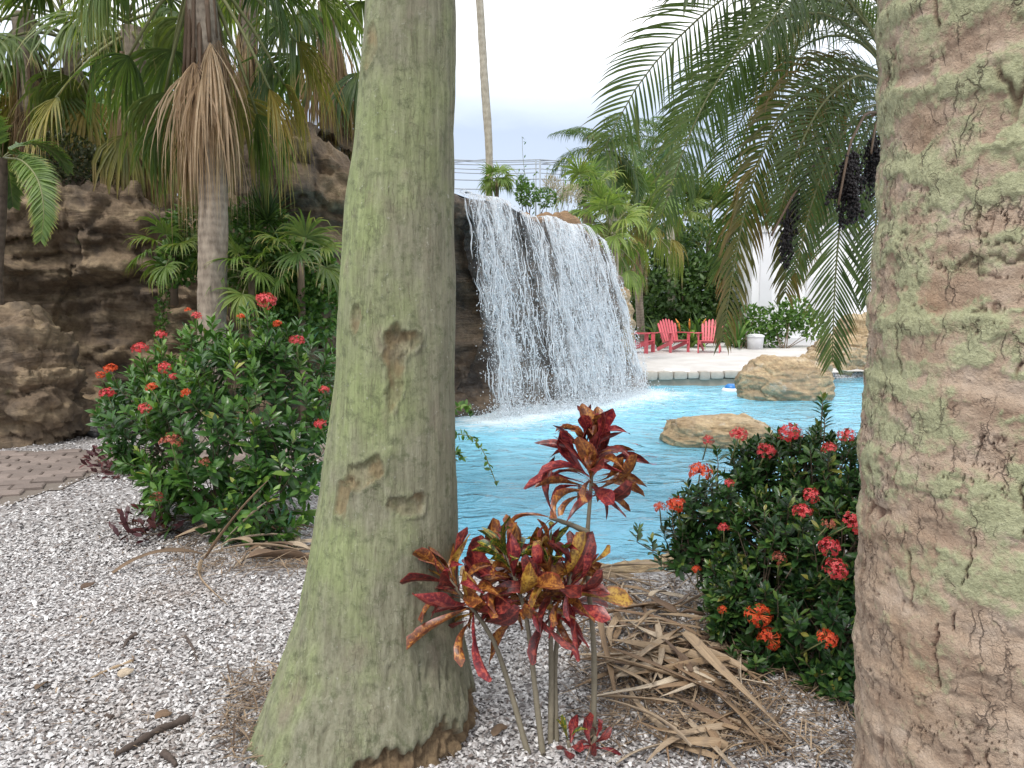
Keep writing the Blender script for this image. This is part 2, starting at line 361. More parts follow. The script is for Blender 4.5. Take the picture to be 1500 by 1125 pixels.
MAT['shrub_leaf'] = leafmat('shrub_leaf', [(0, (0.045, 0.11, 0.025)), (0.5, (0.10, 0.21, 0.04)), (1, (0.21, 0.34, 0.07))], None, 0.4, 0.3)
MAT['hedge_leaf'] = leafmat('hedge_leaf', [(0, (0.03, 0.07, 0.022)), (0.5, (0.07, 0.14, 0.035)), (1, (0.16, 0.25, 0.07))], None, 0.42, 0.3)
MAT['twig_leaf'] = leafmat('twig_leaf', [(0, (0.04, 0.05, 0.03)), (0.5, (0.07, 0.09, 0.04)), (1, (0.13, 0.14, 0.07))], None, 0.5, 0.2)
MAT['plume'] = leafmat('plume', [(0, (0.30, 0.24, 0.20)), (0.5, (0.46, 0.40, 0.35)), (1, (0.62, 0.58, 0.52))], None, 0.7, 0.3)
MAT['purple_leaf'] = leafmat('purple_leaf', [(0, (0.045, 0.015, 0.02)), (0.6, (0.10, 0.03, 0.035)), (1, (0.2, 0.07, 0.05))], None, 0.45, 0.15)
MAT['litter_plain'] = leafmat('litter', [(0, (0.17, 0.105, 0.065)), (0.5, (0.36, 0.26, 0.165)), (1, (0.56, 0.45, 0.32))], None, 0.7, 0.08, True)
def m_litter():
    m, nt, b = newmat('litter'); r = N(nt, 'ShaderNodeObjectInfo').outputs['Random']
    c = ramp(nt, r, [(0, (0.13, 0.085, 0.06)), (0.25, (0.26, 0.17, 0.10)), (0.5, (0.38, 0.27, 0.165)), (0.75, (0.46, 0.37, 0.27)), (1, (0.62, 0.53, 0.41))])
    v = N(nt, 'ShaderNodeCombineXYZ', {0: math_(nt, 'MULTIPLY', attr(nt, 'lv'), 4.0), 1: math_(nt, 'MULTIPLY', attr(nt, 'lu'), 2.5), 2: math_(nt, 'MULTIPLY', r, 50.0)}).outputs[0]
    st = noise(nt, v, 1.6, 4, 0.7)
    c = mixc(nt, 0.8, c, ramp(nt, st, [(0.3, (0.42, 0.38, 0.36)), (0.65, (1.1, 1.08, 1.05))]), 'MULTIPLY')
    c = mixc(nt, ramp(nt, noise(nt, geoco(nt), 22, 4), [(0.55, (0, 0, 0)), (0.7, (0.6, 0.6, 0.6))]), c, (0.16, 0.12, 0.095))
    nt.links.new(c, b.inputs['Base Color']); b.inputs['Roughness'].default_value = 0.7; bump(nt, b, st, 0.5, 0.004); MAT['litter'] = m
m_litter()
MAT['fibre'] = leafmat('fibre', [(0, (0.07, 0.045, 0.03)), (0.5, (0.20, 0.135, 0.085)), (1, (0.40, 0.30, 0.2))], None, 0.85, 0.0)
MAT['petal_pink'] = leafmat('petal_pink', [(0, (0.50, 0.03, 0.045)), (0.5, (0.72, 0.06, 0.075)), (1, (0.82, 0.16, 0.16))], None, 0.5, 0.2, True)
MAT['petal_orange'] = leafmat('petal_orange', [(0, (0.62, 0.045, 0.02)), (0.6, (0.80, 0.10, 0.03)), (1, (0.85, 0.20, 0.06))], None, 0.5, 0.2, True)
MAT['petal_old'] = leafmat('petal_old', [(0, (0.22, 0.05, 0.035)), (0.6, (0.42, 0.09, 0.06)), (1, (0.46, 0.20, 0.09))], None, 0.6, 0.15, True)
simple('stem_brown', (0.15, 0.11, 0.075), 0.8, 0.3, 30, 0.3)
simple('croton_stem', (0.20, 0.175, 0.125), 0.75, 0.25, 45, 0.3)
simple('petiole', (0.17, 0.18, 0.07), 0.5, 0.3, 12)
simple('rachis_brown', (0.12, 0.075, 0.045), 0.6, 0.3, 12)
simple('fruit', (0.012, 0.008, 0.009), 0.5, 0.4, 30)
simple('chair_red', (0.58, 0.11, 0.135), 0.5, 0.1, 9, 0, 0, 0.08)
simple('white_wall', (0.80, 0.81, 0.84), 0.8, 0.05, 1.5, 0.05)
simple('white_trim', (0.68, 0.69, 0.72), 0.6, 0.06, 3)
simple('coping', (0.40, 0.37, 0.325), 0.9, 0.3, 9, 0.5, 0, 0.12)
simple('coping_base', (0.30, 0.27, 0.22), 0.9, 0.3, 5, 0.4)
simple('paver', (0.205, 0.165, 0.145), 0.9, 0.28, 14, 0.5, 0, 0.2)
simple('steel', (0.30, 0.34, 0.38), 0.5, 0.1, 5, 0, 0.0)
simple('float_blue', (0.03, 0.2, 0.55), 0.35, 0.05, 5)
simple('float_white', (0.82, 0.84, 0.85), 0.35, 0.03, 5)
simple('disc_white', (0.80, 0.80, 0.79), 0.7, 0.05, 4)
simple('edging_black', (0.03, 0.03, 0.03), 0.6, 0.2, 9)
simple('stick_dark', (0.075, 0.055, 0.045), 0.9, 0.4, 30, 0.5)
simple('stick_tan', (0.33, 0.24, 0.15), 0.85, 0.35, 30, 0.4)
simple('bract', (0.80, 0.28, 0.05), 0.5, 0.2, 9)
def m_sand():
    m, nt, b = newmat('sand'); g = geoco(nt)
    c = ramp(nt, noise(nt, g, 1.3, 7, 0.65), [(0.3, (0.46, 0.44, 0.42)), (0.7, (0.61, 0.60, 0.59))])
    nt.links.new(c, b.inputs['Base Color']); b.inputs['Roughness'].default_value = 0.95
    bump(nt, b, noise(nt, g, 7, 6, 0.7), 0.5, 0.05); MAT['sand'] = m
m_sand()
def m_pool():
    m, nt, b = newmat('pool_paint'); g = geoco(nt)
    c = ramp(nt, noise(nt, g, 1.1, 4), [(0.3, (0.25, 0.69, 0.91)), (0.7, (0.32, 0.76, 0.95))])
    nt.links.new(c, b.inputs['Base Color']); b.inputs['Roughness'].default_value = 0.7; MAT['pool_paint'] = m
m_pool()
def m_water():
    m, nt, b = newmat('pool_water'); g = geoco(nt)
    out = nt.nodes['Material Output']
    h1 = noise(nt, mapping(nt, g, (1.0, 1.7, 1)), 2.1, 3, 0.5, 0.8); h2 = noise(nt, mapping(nt, g, (1, 1.3, 1)), 7.5, 3, 0.55, 0.6)
    h = math_(nt, 'ADD', h1, math_(nt, 'MULTIPLY', h2, 0.22))
    bp = N(nt, 'ShaderNodeBump', {'Height': h, 'Strength': 0.8, 'Distance': 0.10})
    fr = N(nt, 'ShaderNodeFresnel', {'IOR': 1.33, 'Normal': bp.outputs[0]})
    gl = N(nt, 'ShaderNodeBsdfGlossy', {'Roughness': 0.04, 'Normal': bp.outputs[0]})
    tr = N(nt, 'ShaderNodeBsdfTransparent', {'Color': (0.90, 0.985, 1.0, 1)})
    body = N(nt, 'ShaderNodeBsdfDiffuse', {'Color': (0.23, 0.57, 0.75, 1)})
    mk_ = math_(nt, 'ADD', math_(nt, 'MULTIPLY', attr(nt, 'milk'), 0.62), 0.34, True)
    und = N(nt, 'ShaderNodeMixShader', {0: mk_, 1: tr.outputs[0], 2: body.outputs[0]})
    ms = N(nt, 'ShaderNodeMixShader', {0: fr.outputs[0], 1: und.outputs[0], 2: gl.outputs[0]})
    foam = attr(nt, 'foam')
    fn = noise(nt, mapping(nt, g, (1, 1.6, 1)), 5.5, 8, 0.72, 0.8)
    ff = math_(nt, 'ADD', foam, math_(nt, 'MULTIPLY', math_(nt, 'SUBTRACT', fn, 0.5), 1.9))
    fm = N(nt, 'ShaderNodeMapRange', {0: ff, 1: 0.34, 2: 0.95, 4: 0.85}).outputs[0]
    wf = N(nt, 'ShaderNodeBsdfDiffuse', {'Color': (0.70, 0.78, 0.82, 1)})
    m2 = N(nt, 'ShaderNodeMixShader', {0: fm, 1: ms.outputs[0], 2: wf.outputs[0]})
    nt.links.new(m2.outputs[0], out.inputs[0]); MAT['pool_water'] = m
m_water()
def m_fall():
    m, nt, b = newmat('falling_water')
    b.inputs['Base Color'].default_value = (0.86, 0.90, 0.94, 1); b.inputs['Roughness'].default_value = 0.15
    tr = N(nt, 'ShaderNodeBsdfTranslucent', {'Color': (0.85, 0.9, 0.95, 1)})
    tp = N(nt, 'ShaderNodeBsdfTransparent')
    a = N(nt, 'ShaderNodeMixShader', {0: 0.35, 1: b.outputs[0], 2: tr.outputs[0]})
    c = N(nt, 'ShaderNodeMixShader', {0: 0.22, 1: a.outputs[0], 2: tp.outputs[0]})
    nt.links.new(c.outputs[0], nt.nodes['Material Output'].inputs[0]); MAT['falling_water'] = m
    # thin water sheet: a stretched, torn web of water with open holes
    m, nt, b = newmat('water_sheet')
    cs = N(nt, 'ShaderNodeCombineXYZ', {0: attr(nt, 'su'), 1: attr(nt, 'sv'), 2: attr(nt, 'sw')}).outputs[0]
    wv = N(nt, 'ShaderNodeTexNoise', {'Vector': cs, 'Scale': 2.2, 'Detail': 4.0}).outputs['Color']
    cs2 = mixc(nt, 0.45, cs, wv, 'ADD')
    v = N(nt, 'ShaderNodeTexVoronoi', {'Vector': mapping(nt, cs2, (5.2, 3.0, 1)), 'Scale': 1.0}, feature='DISTANCE_TO_EDGE').outputs['Distance']
    web = N(nt, 'ShaderNodeMapRange', {0: v, 1: 0.0, 2: 0.17, 3: 1.0, 4: 0.0}).outputs[0]
    v2 = N(nt, 'ShaderNodeTexVoronoi', {'Vector': mapping(nt, cs2, (12, 7.0, 1)), 'Scale': 1.0}, feature='DISTANCE_TO_EDGE').outputs['Distance']
    web2 = N(nt, 'ShaderNodeMapRange', {0: v2, 1: 0.0, 2: 0.2, 3: 0.85, 4: 0.0}).outputs[0]
    st = noise(nt, mapping(nt, cs2, (6, 0.8, 1)), 1.0, 7, 0.75)
    strk = ramp(nt, st, [(0.50, (0, 0, 0)), (0.64, (1, 1, 1))])
    dens = ramp(nt, noise(nt, mapping(nt, cs, (2.0, 0.35, 1)), 1.0, 4, 0.6), [(0.38, (0.10, 0.10, 0.10)), (0.56, (1, 1, 1))])
    al = math_(nt, 'MULTIPLY', math_(nt, 'MAXIMUM', math_(nt, 'MAXIMUM', web, web2), strk), dens)
    al = math_(nt, 'ADD', math_(nt, 'MULTIPLY', al, attr(nt, 'dens')), 0.0, True)
    b.inputs['Base Color'].default_value = (0.90, 0.93, 0.96, 1); b.inputs['Roughness'].default_value = 0.2
    tr = N(nt, 'ShaderNodeBsdfTranslucent', {'Color': (0.85, 0.9, 0.95, 1)})
    a = N(nt, 'ShaderNodeMixShader', {0: 0.35, 1: b.outputs[0], 2: tr.outputs[0]})
    tp = N(nt, 'ShaderNodeBsdfTransparent')
    c = N(nt, 'ShaderNodeMixShader', {0: al, 1: tp.outputs[0], 2: a.outputs[0]})
    nt.links.new(c.outputs[0], nt.nodes['Material Output'].inputs[0]); MAT['water_sheet'] = m
m_fall()
def m_croton(name, dark, mid, hot, cut):
    m, nt, b = newmat(name); o = objco(nt)
    rnd = N(nt, 'ShaderNodeObjectInfo').outputs['Random']
    sh = N(nt, 'ShaderNodeCombineXYZ', {0: math_(nt, 'MULTIPLY', rnd, 31.0), 1: math_(nt, 'MULTIPLY', rnd, 17.0)}).outputs[0]
    vec = N(nt, 'ShaderNodeVectorMath', {0: o, 1: sh}, operation='ADD').outputs[0]
    n1 = noise(nt, vec, 26, 4, 0.6); n2 = noise(nt, vec, 9, 2)
    lv = math_(nt, 'ABSOLUTE', attr(nt, 'lv')); lu = attr(nt, 'lu')
    f = math_(nt, 'ADD', n1, math_(nt, 'MULTIPLY', math_(nt, 'SUBTRACT', n2, 0.5), 0.8))
    c = ramp(nt, f, [(cut - 0.22, dark), (cut, mid), (cut + 0.13, hot)])
    vein = N(nt, 'ShaderNodeMapRange', {0: lv, 1: 0.0, 2: 0.13, 3: 0.75, 4: 0.0}).outputs[0]
    c = mixc(nt, vein, c, hot)
    edge = N(nt, 'ShaderNodeMapRange', {0: lv, 1: 0.8, 2: 1.0, 3: 0.0, 4: 0.5}).outputs[0]
    c = mixc(nt, edge, c, (0.34, 0.04, 0.04))
    nt.links.new(c, b.inputs['Base Color']); b.inputs['Roughness'].default_value = 0.38
    tr = N(nt, 'ShaderNodeBsdfTranslucent', {'Color': c})
    ms = N(nt, 'ShaderNodeMixShader', {0: 0.12, 1: b.outputs[0], 2: tr.outputs[0]})
    nt.links.new(ms.outputs[0], nt.nodes['Material Output'].inputs[0]); MAT[name] = m
m_croton('croton_burgundy', (0.05, 0.013, 0.013), (0.125, 0.021, 0.022), (0.31, 0.058, 0.04), 0.54)
m_croton('croton_mottled', (0.085, 0.026, 0.014), (0.20, 0.062, 0.021), (0.44, 0.19, 0.04), 0.52)
m_croton('croton_crimson', (0.095, 0.013, 0.021), (0.22, 0.023, 0.032), (0.46, 0.085, 0.06), 0.53)
m_croton('croton_green', (0.02, 0.05, 0.014), (0.06, 0.13, 0.02), (0.52, 0.36, 0.04), 0.55)
m_croton('croton_gold', (0.12, 0.045, 0.015), (0.28, 0.14, 0.025), (0.48, 0.29, 0.05), 0.48)

# ------------------------------------------------------------------ ground, pool, beach, path
POOL = np.array([(-1.35, 4.75), (0.0, 4.62), (0.95, 4.72), (1.7, 5.3), (2.45, 6.7), (4.5, 7.6), (10, 9), (11, 18.6), (8.6, 18.7), (7.0, 18.45),
                 (4.9, 17.25), (2.9, 17.05), (1.2, 16.9), (-0.6, 14.6), (-1.35, 13.1), (-1.6, 9)])
def sdpoly(X, Y, poly):                 # > 0 inside
    d = np.full(X.shape, 1e9); ins = np.zeros(X.shape, bool); n = len(poly)
    for k in range(n):
        a, b = poly[k], poly[(k + 1) % n]; e = b - a
        wx, wy = X - a[0], Y - a[1]; t = np.clip((wx * e[0] + wy * e[1]) / (e @ e), 0, 1)
        d = np.minimum(d, np.hypot(wx - e[0] * t, wy - e[1] * t))
        c = ((a[1] > Y) != (b[1] > Y)) & (X < (b[0] - a[0]) * (Y - a[1]) / (b[1] - a[1] + 1e-12) + a[0]); ins ^= c
    return np.where(ins, d, -d)
WATER_Z = -0.25
def ground_z(X, Y):
    X = np.asarray(X, float); Y = np.asarray(Y, float)
    sd = sdpoly(X, Y, POOL)
    p = np.stack([X, Y, 0 * X], -1)
    und = 0.035 * perlin(p * 0.8) + 0.015 * perlin(p * 2.6)
    und = und * np.clip(1 - (np.hypot(X, Y - 5) - 8) / 4, 0, 1)
    z = und - 0.10 * sstep(-0.35, 0.05, sd) - 1.5 * sstep(0.0, 0.5, sd)
    z += 0.03 * np.exp(-(((X + 0.42) / 0.6) ** 2 + ((Y - 2.8) / 0.6) ** 2))
    return z
def ground_h(x, y): return float(ground_z(np.array([x]), np.array([y]))[0])
xs = np.concatenate([-np.geomspace(400, 9.5, 14), np.arange(-9, 11.5, 0.07), np.geomspace(12, 400, 14)])
ys = np.concatenate([-np.geomspace(300, 2, 10), np.arange(-1.2, 19.6, 0.07), np.geomspace(20, 900, 18)])
X, Y = np.meshgrid(xs, ys, indexing='ij')
V = np.stack([X, Y, ground_z(X, Y)], -1).reshape(-1, 3)
tag(link('ground', mk('ground', V, grid_faces(len(xs), len(ys))), MAT['shell_ground']), kind='structure')

def blob_grid(poly, step, zf, name, mat, inset=0.0, attrs=None):
    mn, mxx = poly.min(0) - 0.3, poly.max(0) + 0.3
    gx = np.arange(mn[0], mxx[0], step); gy = np.arange(mn[1], mxx[1], step)
    X, Y = np.meshgrid(gx, gy, indexing='ij'); sd = sdpoly(X, Y, poly)
    Q = grid_faces(len(gx), len(gy)); keep = (sd.ravel()[Q] > inset).any(1)
    Q = Q[keep]; used = np.unique(Q); rm = np.full(X.size, -1); rm[used] = np.arange(len(used))
    Xu, Yu, su = X.ravel()[used], Y.ravel()[used], sd.ravel()[used]
    V = np.stack([Xu, Yu, zf(Xu, Yu, su)], 1)
    at_ = {k: f(Xu, Yu, su) for k, f in (attrs or {}).items()}
    return tag(link(name, mk(name, V, rm[Q], at_), mat), kind='structure')
blob_grid(POOL, 0.12, lambda x, y, s: -0.36 - 0.62 * sstep(0.1, 1.2, s), 'pool_floor', MAT['pool_paint'], 0.1)
# waterfall geometry, shared by rock, water and foam
LIP0, LIP1 = np.array([-0.76, 12.50, 3.20]), np.array([1.86, 16.28, 2.80]); OUT = nrm(np.array([0.61, -0.79, 0]))
def lip(s):
    s = np.asarray(s, float)[..., None]; p = LIP0 * (1 - s) + LIP1 * s
    bow = 0.16 * np.sin(np.pi * np.clip(s, 0, 1)); p = p + OUT * bow
    p = p + np.array([0, 0, 1.0]) * (0.05 * np.sin(9 * s + 1) - 0.04 * np.sin(21 * s))
    return p
UPV = np.array([0, 0, 1.0])
def reach(s): return 0.75 + 0.5 * np.asarray(s, float)
def fall(s, f, off=0.0):                 # f: 0 at the lip, 1 at the water
    s = np.asarray(s, float); f = np.asarray(f, float)
    p = lip(s); p = p + UPV * 0.0; o = reach(s) * (0.38 * np.sqrt(np.clip(f, 0, 1)) + 0.62 * f) + off
    o = np.where(f < 0, f * 1.4, o)
    z = p[..., 2] - np.clip(f, 0, 1) * (p[..., 2] - WATER_Z) + 0.03
    q = p + OUT * o[..., None]; q[..., 2] = z; return q
def foam_f(x, y, s):
    a, b = fall(np.array([0.0, 1.0]), np.array([1.0, 1.0]))[:, :2]
    e = b - a; t = ((x - a[0]) * e[0] + (y - a[1]) * e[1]) / (e @ e); tc_ = np.clip(t, 0, 1)
    dx, dy = x - a[0] - e[0] * tc_, y - a[1] - e[1] * tc_; d = np.hypot(dx, dy)
    return 0.62 * np.exp(-(d / 0.5) ** 2) + 0.42 * np.exp(-(d / 1.3) ** 2) + 0.12 * np.exp(-(d / 3.0) ** 2)
STREAMS = ((0.05, 0.045, 1.0), (0.13, 0.05, 0.9), (0.24, 0.03, 0.6), (0.36, 0.04, 0.8), (0.48, 0.045, 0.95), (0.60, 0.06, 1.15), (0.71, 0.055, 1.2), (0.80, 0.03, 0.7), (0.95, 0.028, 0.9))
def stream(s_, f):
    s_ = np.asarray(s_, float); f = np.clip(np.asarray(f, float), 0, 1); d = 0.05 + 0.0 * s_ + 0.0 * f
    for k, (c, w, a) in enumerate(STREAMS):
        fade = 1 - (0.62 if c < 0.5 else 0.30) * f; ww = w * (0.85 + 0.55 * f)
        cc = c + 0.02 * np.sin(3.1 * f + k * 1.9)
        d = d + a * fade * np.exp(-((s_ - cc) / ww) ** 2)
    return np.clip(d * (1 + 0.9 * perlin(np.stack([s_ * 21 + 0 * f, f * 4 + 0 * s_, 0 * s_ + 0 * f + 1.3], -1))), 0.03, 1.35)
def milk_f(x, y):
    a, b = fall(np.array([0.0, 1.0]), np.array([1.0, 1.0]))[:, :2]
    e = b - a; t = np.clip(((x - a[0]) * e[0] + (y - a[1]) * e[1]) / (e @ e), 0, 1); d = np.hypot(x - a[0] - e[0] * t, y - a[1] - e[1] * t)
    return np.exp(-(d / 3.2) ** 2)
def water_z(x, y, s):
    p = np.stack([x, y * 1.5, 0 * x], -1); fo = foam_f(x, y, s)
    return WATER_Z + 0.032 * perlin(p * 1.1) + 0.010 * perlin(p * 2.7) + 0.05 * np.clip(fo, 0, 1) * np.abs(perlin(p * 3.0))
blob_grid(POOL, 0.07, water_z, 'pool_water', MAT['pool_water'], -0.12, {'foam': foam_f, 'milk': lambda x, y, s_: np.clip(1.35 * milk_f(x, y), 0, 1)})

BEACH = np.array([(-1.5, 17.5), (0.6, 17.0), (2.95, 16.93), (4.95, 17.11), (7.0, 18.32), (8.6, 18.9), (14, 18.9), (34, 24), (34, 31), (-9, 31), (-9, 19)])
blob_grid(BEACH, 0.3, lambda x, y, s: 0.012 + 0.05 * perlin(np.stack([x, y, 0 * x], -1) * 0.6) * np.clip(s, 0, 1) + 0.02 * np.clip(s, 0, 1) - 0.10 * np.clip(-s * 6, 0, 1), 'beach', MAT['sand'])

# paved path with separate pavers
PATH = np.array([(-7.6, 4.6), (-3.87, 6.0), (-3.68, 7.2), (-1.9, 7.5), (-1.9, 8.3), (-4.2, 8.08), (-7.6, 7.95)])
path = tag(blob_grid(PATH, 0.1, lambda x, y, s: ground_z(x, y) + 0.008, 'path', simple('path_bed', (0.16, 0.135, 0.115), 0.95, 0.3, 30)), kind='structure')
mb = MB(); w, d_, h, bv = 0.116, 0.076, 0.045, 0.010
ring = []
for z, ins in ((0, 0), (h - bv, 0), (h, bv)):
    for sx, sy in ((-1, -1), (1, -1), (1, 1), (-1, 1)): ring.append((sx * (w - ins), sy * (d_ - ins), z))
Qp = [(r * 4 + k, r * 4 + (k + 1) % 4, r * 4 + 4 + (k + 1) % 4, r * 4 + 4 + k) for r in (0, 1) for k in range(4)] + [(8, 9, 10, 11)]
paver_me = MB().add(ring, Qp).mesh('paver', smooth=False); paver_me.materials.append(MAT['paver'])
ca, sa = math.cos(0.33), math.sin(0.33); cnt = 0; pv = []
for i in range(-40, 40):
    for j in range(-40, 40):
        u = (i + 0.5 * (j % 2)) * 0.245; v = j * 0.164
        x, y = -4.5 + u * ca - v * sa, 6.8 + u * sa + v * ca; pv.append((x, y))
pv = np.array(pv); pv = pv[(sdpoly(pv[:, 0], pv[:, 1], PATH) > 0.06) & (pv[:, 0] > -5.6)]
pv = pv[np.argsort(np.hypot(pv[:, 0], pv[:, 1]))][:290]
for x, y in pv:
    o = link('paver', paver_me, None, path, (x, y, ground_h(x, y) - 0.012 + random.uniform(-0.004, 0.004)))
    o.rotation_euler = (random.uniform(-.02, .02), random.uniform(-.02, .02), 0.33 + random.uniform(-.03, .03))

# shell gravel
def shells(n, Y0, Y1, pw, smin, smax):
    u = rng.random(n); y = (Y0 ** pw + u * (Y1 ** pw - Y0 ** pw)) ** (1 / pw)
    x = (rng.random(n) * 1.56 - 0.86) * y * 1.02
    return x, y, rng.uniform(smin, smax, n)
xa, ya, sa_ = shells(105000, 2.0, 5.2, 1.15, 0.005, 0.0145)
xb, yb, sb = shells(42000, 4.6, 11.0, 0.9, 0.010, 0.021)
x = np.concatenate([xa, xb]); y = np.concatenate([ya, yb]); s = np.concatenate([sa_, sb])
k = (sdpoly(x, y, POOL) < -0.02) & (sdpoly(x, y, PATH) < 0.0) & ~((y > 4.3) & (x > -1.6))
k &= ~(np.hypot(x + 0.44, y - 2.78) < 0.30)
x, y, s = x[k], y[k], s[k]; n = len(x)
bigm = fbm(np.stack([x, y, 0 * x], -1) * 0.9, 3)
z = ground_z(x, y); th = rng.random(n) * 6.28; asp = rng.uniform(0.45, 1.0, n); hh = s * rng.uniform(0.15, 0.45, n)
tl = rng.normal(0, 0.38, (n, 2))
c4 = np.array([(1, 0), (0.15, 1), (-1, 0.1), (-0.1, -1)]); Vs = np.zeros((n, 5, 3))
for q in range(4):
    lx = c4[q, 0] * s * rng.uniform(0.7, 1.1, n); ly = c4[q, 1] * s * asp * rng.uniform(0.7, 1.1, n)
    Vs[:, q, 0] = lx * np.cos(th) - ly * np.sin(th); Vs[:, q, 1] = lx * np.sin(th) + ly * np.cos(th)
    Vs[:, q, 2] = lx * tl[:, 0] + ly * tl[:, 1]
Vs[:, 4, 2] = hh
Vs += np.stack([x, y, z + 0.003 + rng.random(n) * 0.008], -1)[:, None]
base = np.arange(n)[:, None] * 5
T = np.concatenate([base + np.array(t) for t in ((0, 1, 4), (1, 2, 4), (2, 3, 4), (3, 0, 4))])
tint = np.repeat(np.clip(rng.beta(1.7, 1.3, n), 0, 1), 5)
tag(link('shell_gravel', mk('shell_gravel', Vs.reshape(-1, 3), T, {'tint': tint}, False), MAT['shell_flake']),
    'loose white and grey crushed shells covering the planting bed', 'shells', kind='stuff')
# ------------------------------------------------------------------ rocks
def saw(x):
    f = x - np.floor(x); return np.where(f < 0.82, f / 0.82, (1 - f) / 0.18)
def strata(p, tilt=0.18, k=1.0):
    q = p[..., 2] + tilt * p[..., 0] + 0.28 * fbm(p * 0.7 * k, 3) / k
    big = saw(q * 1.5 * k + 0.35 * perlin(p * 1.1 * k)); fine = saw(q * 5.2 * k + 0.8 * perlin(p * 1.7 * k))
    d1, d2, bid = voro(p * np.array([1.1, 1.1, 1.9]) * k + 0.25 * perlin(p * 2 * k)[..., None])
    blk = sstep(0.0, 0.12, d2 - d1)
    e1, e2, eid = voro(p * np.array([2.6, 2.6, 4.6]) * k + 0.3 * perlin(p * 3 * k)[..., None] + 40)
    m = sstep(-0.25, 0.35, perlin(p * 0.9 * k + 7))
    return (0.20 * big * (0.4 + 0.6 * m) + 0.05 * fine + 0.06 * blk + 0.15 * (bid - 0.5) + 0.10 * (eid - 0.5) + 0.012 * sstep(0, 0.1, e2 - e1) + 0.24 * fbm(p * 0.75 * k + 3, 3) + 0.05 * fbm(p * 4.2 * k, 4) + 0.02 * np.abs(perlin(p * 13 * k))) / k
def interp_poly(ctrl, n):
    c = np.asarray(ctrl, float); L = np.concatenate([[0], np.cumsum(np.linalg.norm(np.diff(c[:, :2], axis=0), axis=1))])
    t = np.linspace(0, L[-1], n); out = np.stack([np.interp(t, L, c[:, k]) for k in range(c.shape[1])], 1)
    for _ in range(12):
        out[1:-1] = 0.25 * out[:-2] + 0.5 * out[1:-1] + 0.25 * out[2:]
    return out
def ridge_rock(name, ctrl, prof, nu, nv, mat, label, amp=1.0, tilt=0.18, k=1.0, top_noise=0.25, bias=0.15, post=None):
    """ctrl rows: x, y, top z; prof(u, z_top) -> rows of (outward offset, z) control points"""
    C = interp_poly(ctrl, nu); tg = nrm(np.gradient(C[:, :2], axis=0)); out = np.stack([tg[:, 1], -tg[:, 0]], 1)
    V = np.zeros((nu, nv, 3)); Nn = np.zeros((nu, nv, 3)); us = np.linspace(0, 1, nu)
    topn = top_noise * fbm(np.stack([us * 9, us * 0, us * 0 + 3.1], -1), 4)
    for i in range(nu):
        pr = np.asarray(prof(us[i], C[i, 2] + topn[i]), float)
        L = np.concatenate([[0], np.cumsum(np.linalg.norm(np.diff(pr, axis=0), axis=1))]); t = np.linspace(0, L[-1], nv)
        o, z = np.interp(t, L, pr[:, 0]), np.interp(t, L, pr[:, 1])
        for _ in range(6):
            o[1:-1] = 0.25 * o[:-2] + 0.5 * o[1:-1] + 0.25 * o[2:]; z[1:-1] = 0.25 * z[:-2] + 0.5 * z[1:-1] + 0.25 * z[2:]
        V[i, :, :2] = C[i, :2] + out[i] * o[:, None]; V[i, :, 2] = z
        do, dz = np.gradient(o), np.gradient(z); nn = nrm(np.stack([dz, -do], 1))
        Nn[i, :, :2] = out[i] * nn[:, :1]; Nn[i, :, 2] = nn[:, 1]
    V += Nn * (amp * (strata(V, tilt, k) - bias))[..., None]
    if post is not None: V = post(V)
    mb = MB().add(V.reshape(-1, 3), grid_faces(nu, nv)[:, ::-1])
    org = (C[nu // 2, 0], C[nu // 2, 1], 0)
    return solo(name, mb, mat, label, 'rock', org)
ridge_rock('rock_cliff', [(-9.5, 8.6, 3.5), (-7.6, 9.9, 3.3), (-6.0, 10.9, 3.05), (-4.7, 11.2, 2.95), (-3.75, 11.0, 3.05), (-3.35, 10.7, 3.70), (-2.6, 10.3, 3.75), (-2.0, 10.5, 3.35), (-1.55, 11.4, 3.2), (-1.75, 13.0, 2.4)],
           lambda u, zt: [(0.55, -0.4), (0.25, 0.5), (0.05, zt * 0.45), (0.0, zt * 0.62), (0.18, zt * 0.85), (0.02, zt), (-0.5, zt + 0.02), (-1.6, zt - 0.1), (-2.6, zt - 0.5), (-3.0, -0.3)],
           360, 210, MAT['cliff_rock'], 'tall brown layered rock cliff standing behind the shaggy fan palms', 1.25, 0.16, 1.0)

def boulder(name, c, r, mat, label, k=2.0, amp=1.0, n=44, rot=0.0, power=2.6, group=None, flat=0.0):
    """c: centre, r: radii; a cube-sphere pushed to a squarish shape and broken along its layers"""
    g = np.linspace(-1, 1, n); A, B = np.meshgrid(g, g, indexing='ij'); o = np.ones_like(A); VV = []; QQ = []; off = 0
    for ax in range(3):
        for sg in (1, -1):
            P = [None] * 3; P[ax] = o * sg; P[(ax + 1) % 3] = A * sg; P[(ax + 2) % 3] = B
            VV.append(np.stack(P, -1).reshape(-1, 3)); QQ.append(grid_faces(n, n) + off); off += n * n
    D = np.concatenate(VV); D = D / (np.abs(D) ** power).sum(1, keepdims=True) ** (1 / power)
    cr, sr = math.cos(rot), math.sin(rot); P = D * np.asarray(r)
    P = np.stack([P[:, 0] * cr - P[:, 1] * sr, P[:, 0] * sr + P[:, 1] * cr, P[:, 2]], 1)
    W = P + np.asarray(c); nn = nrm(P / np.asarray(r) ** 1.0)
    W = W + nn * (amp * (strata(W, 0.25, k) - 0.12))[:, None]
    key = np.round(W, 5); _, idx, inv = np.unique(key, axis=0, return_index=True, return_inverse=True)
    mb = MB().add(W[idx], inv.ravel()[np.concatenate(QQ)]); return solo(name, mb, mat, label, 'rock', (c[0], c[1], min(0, c[2])), group)
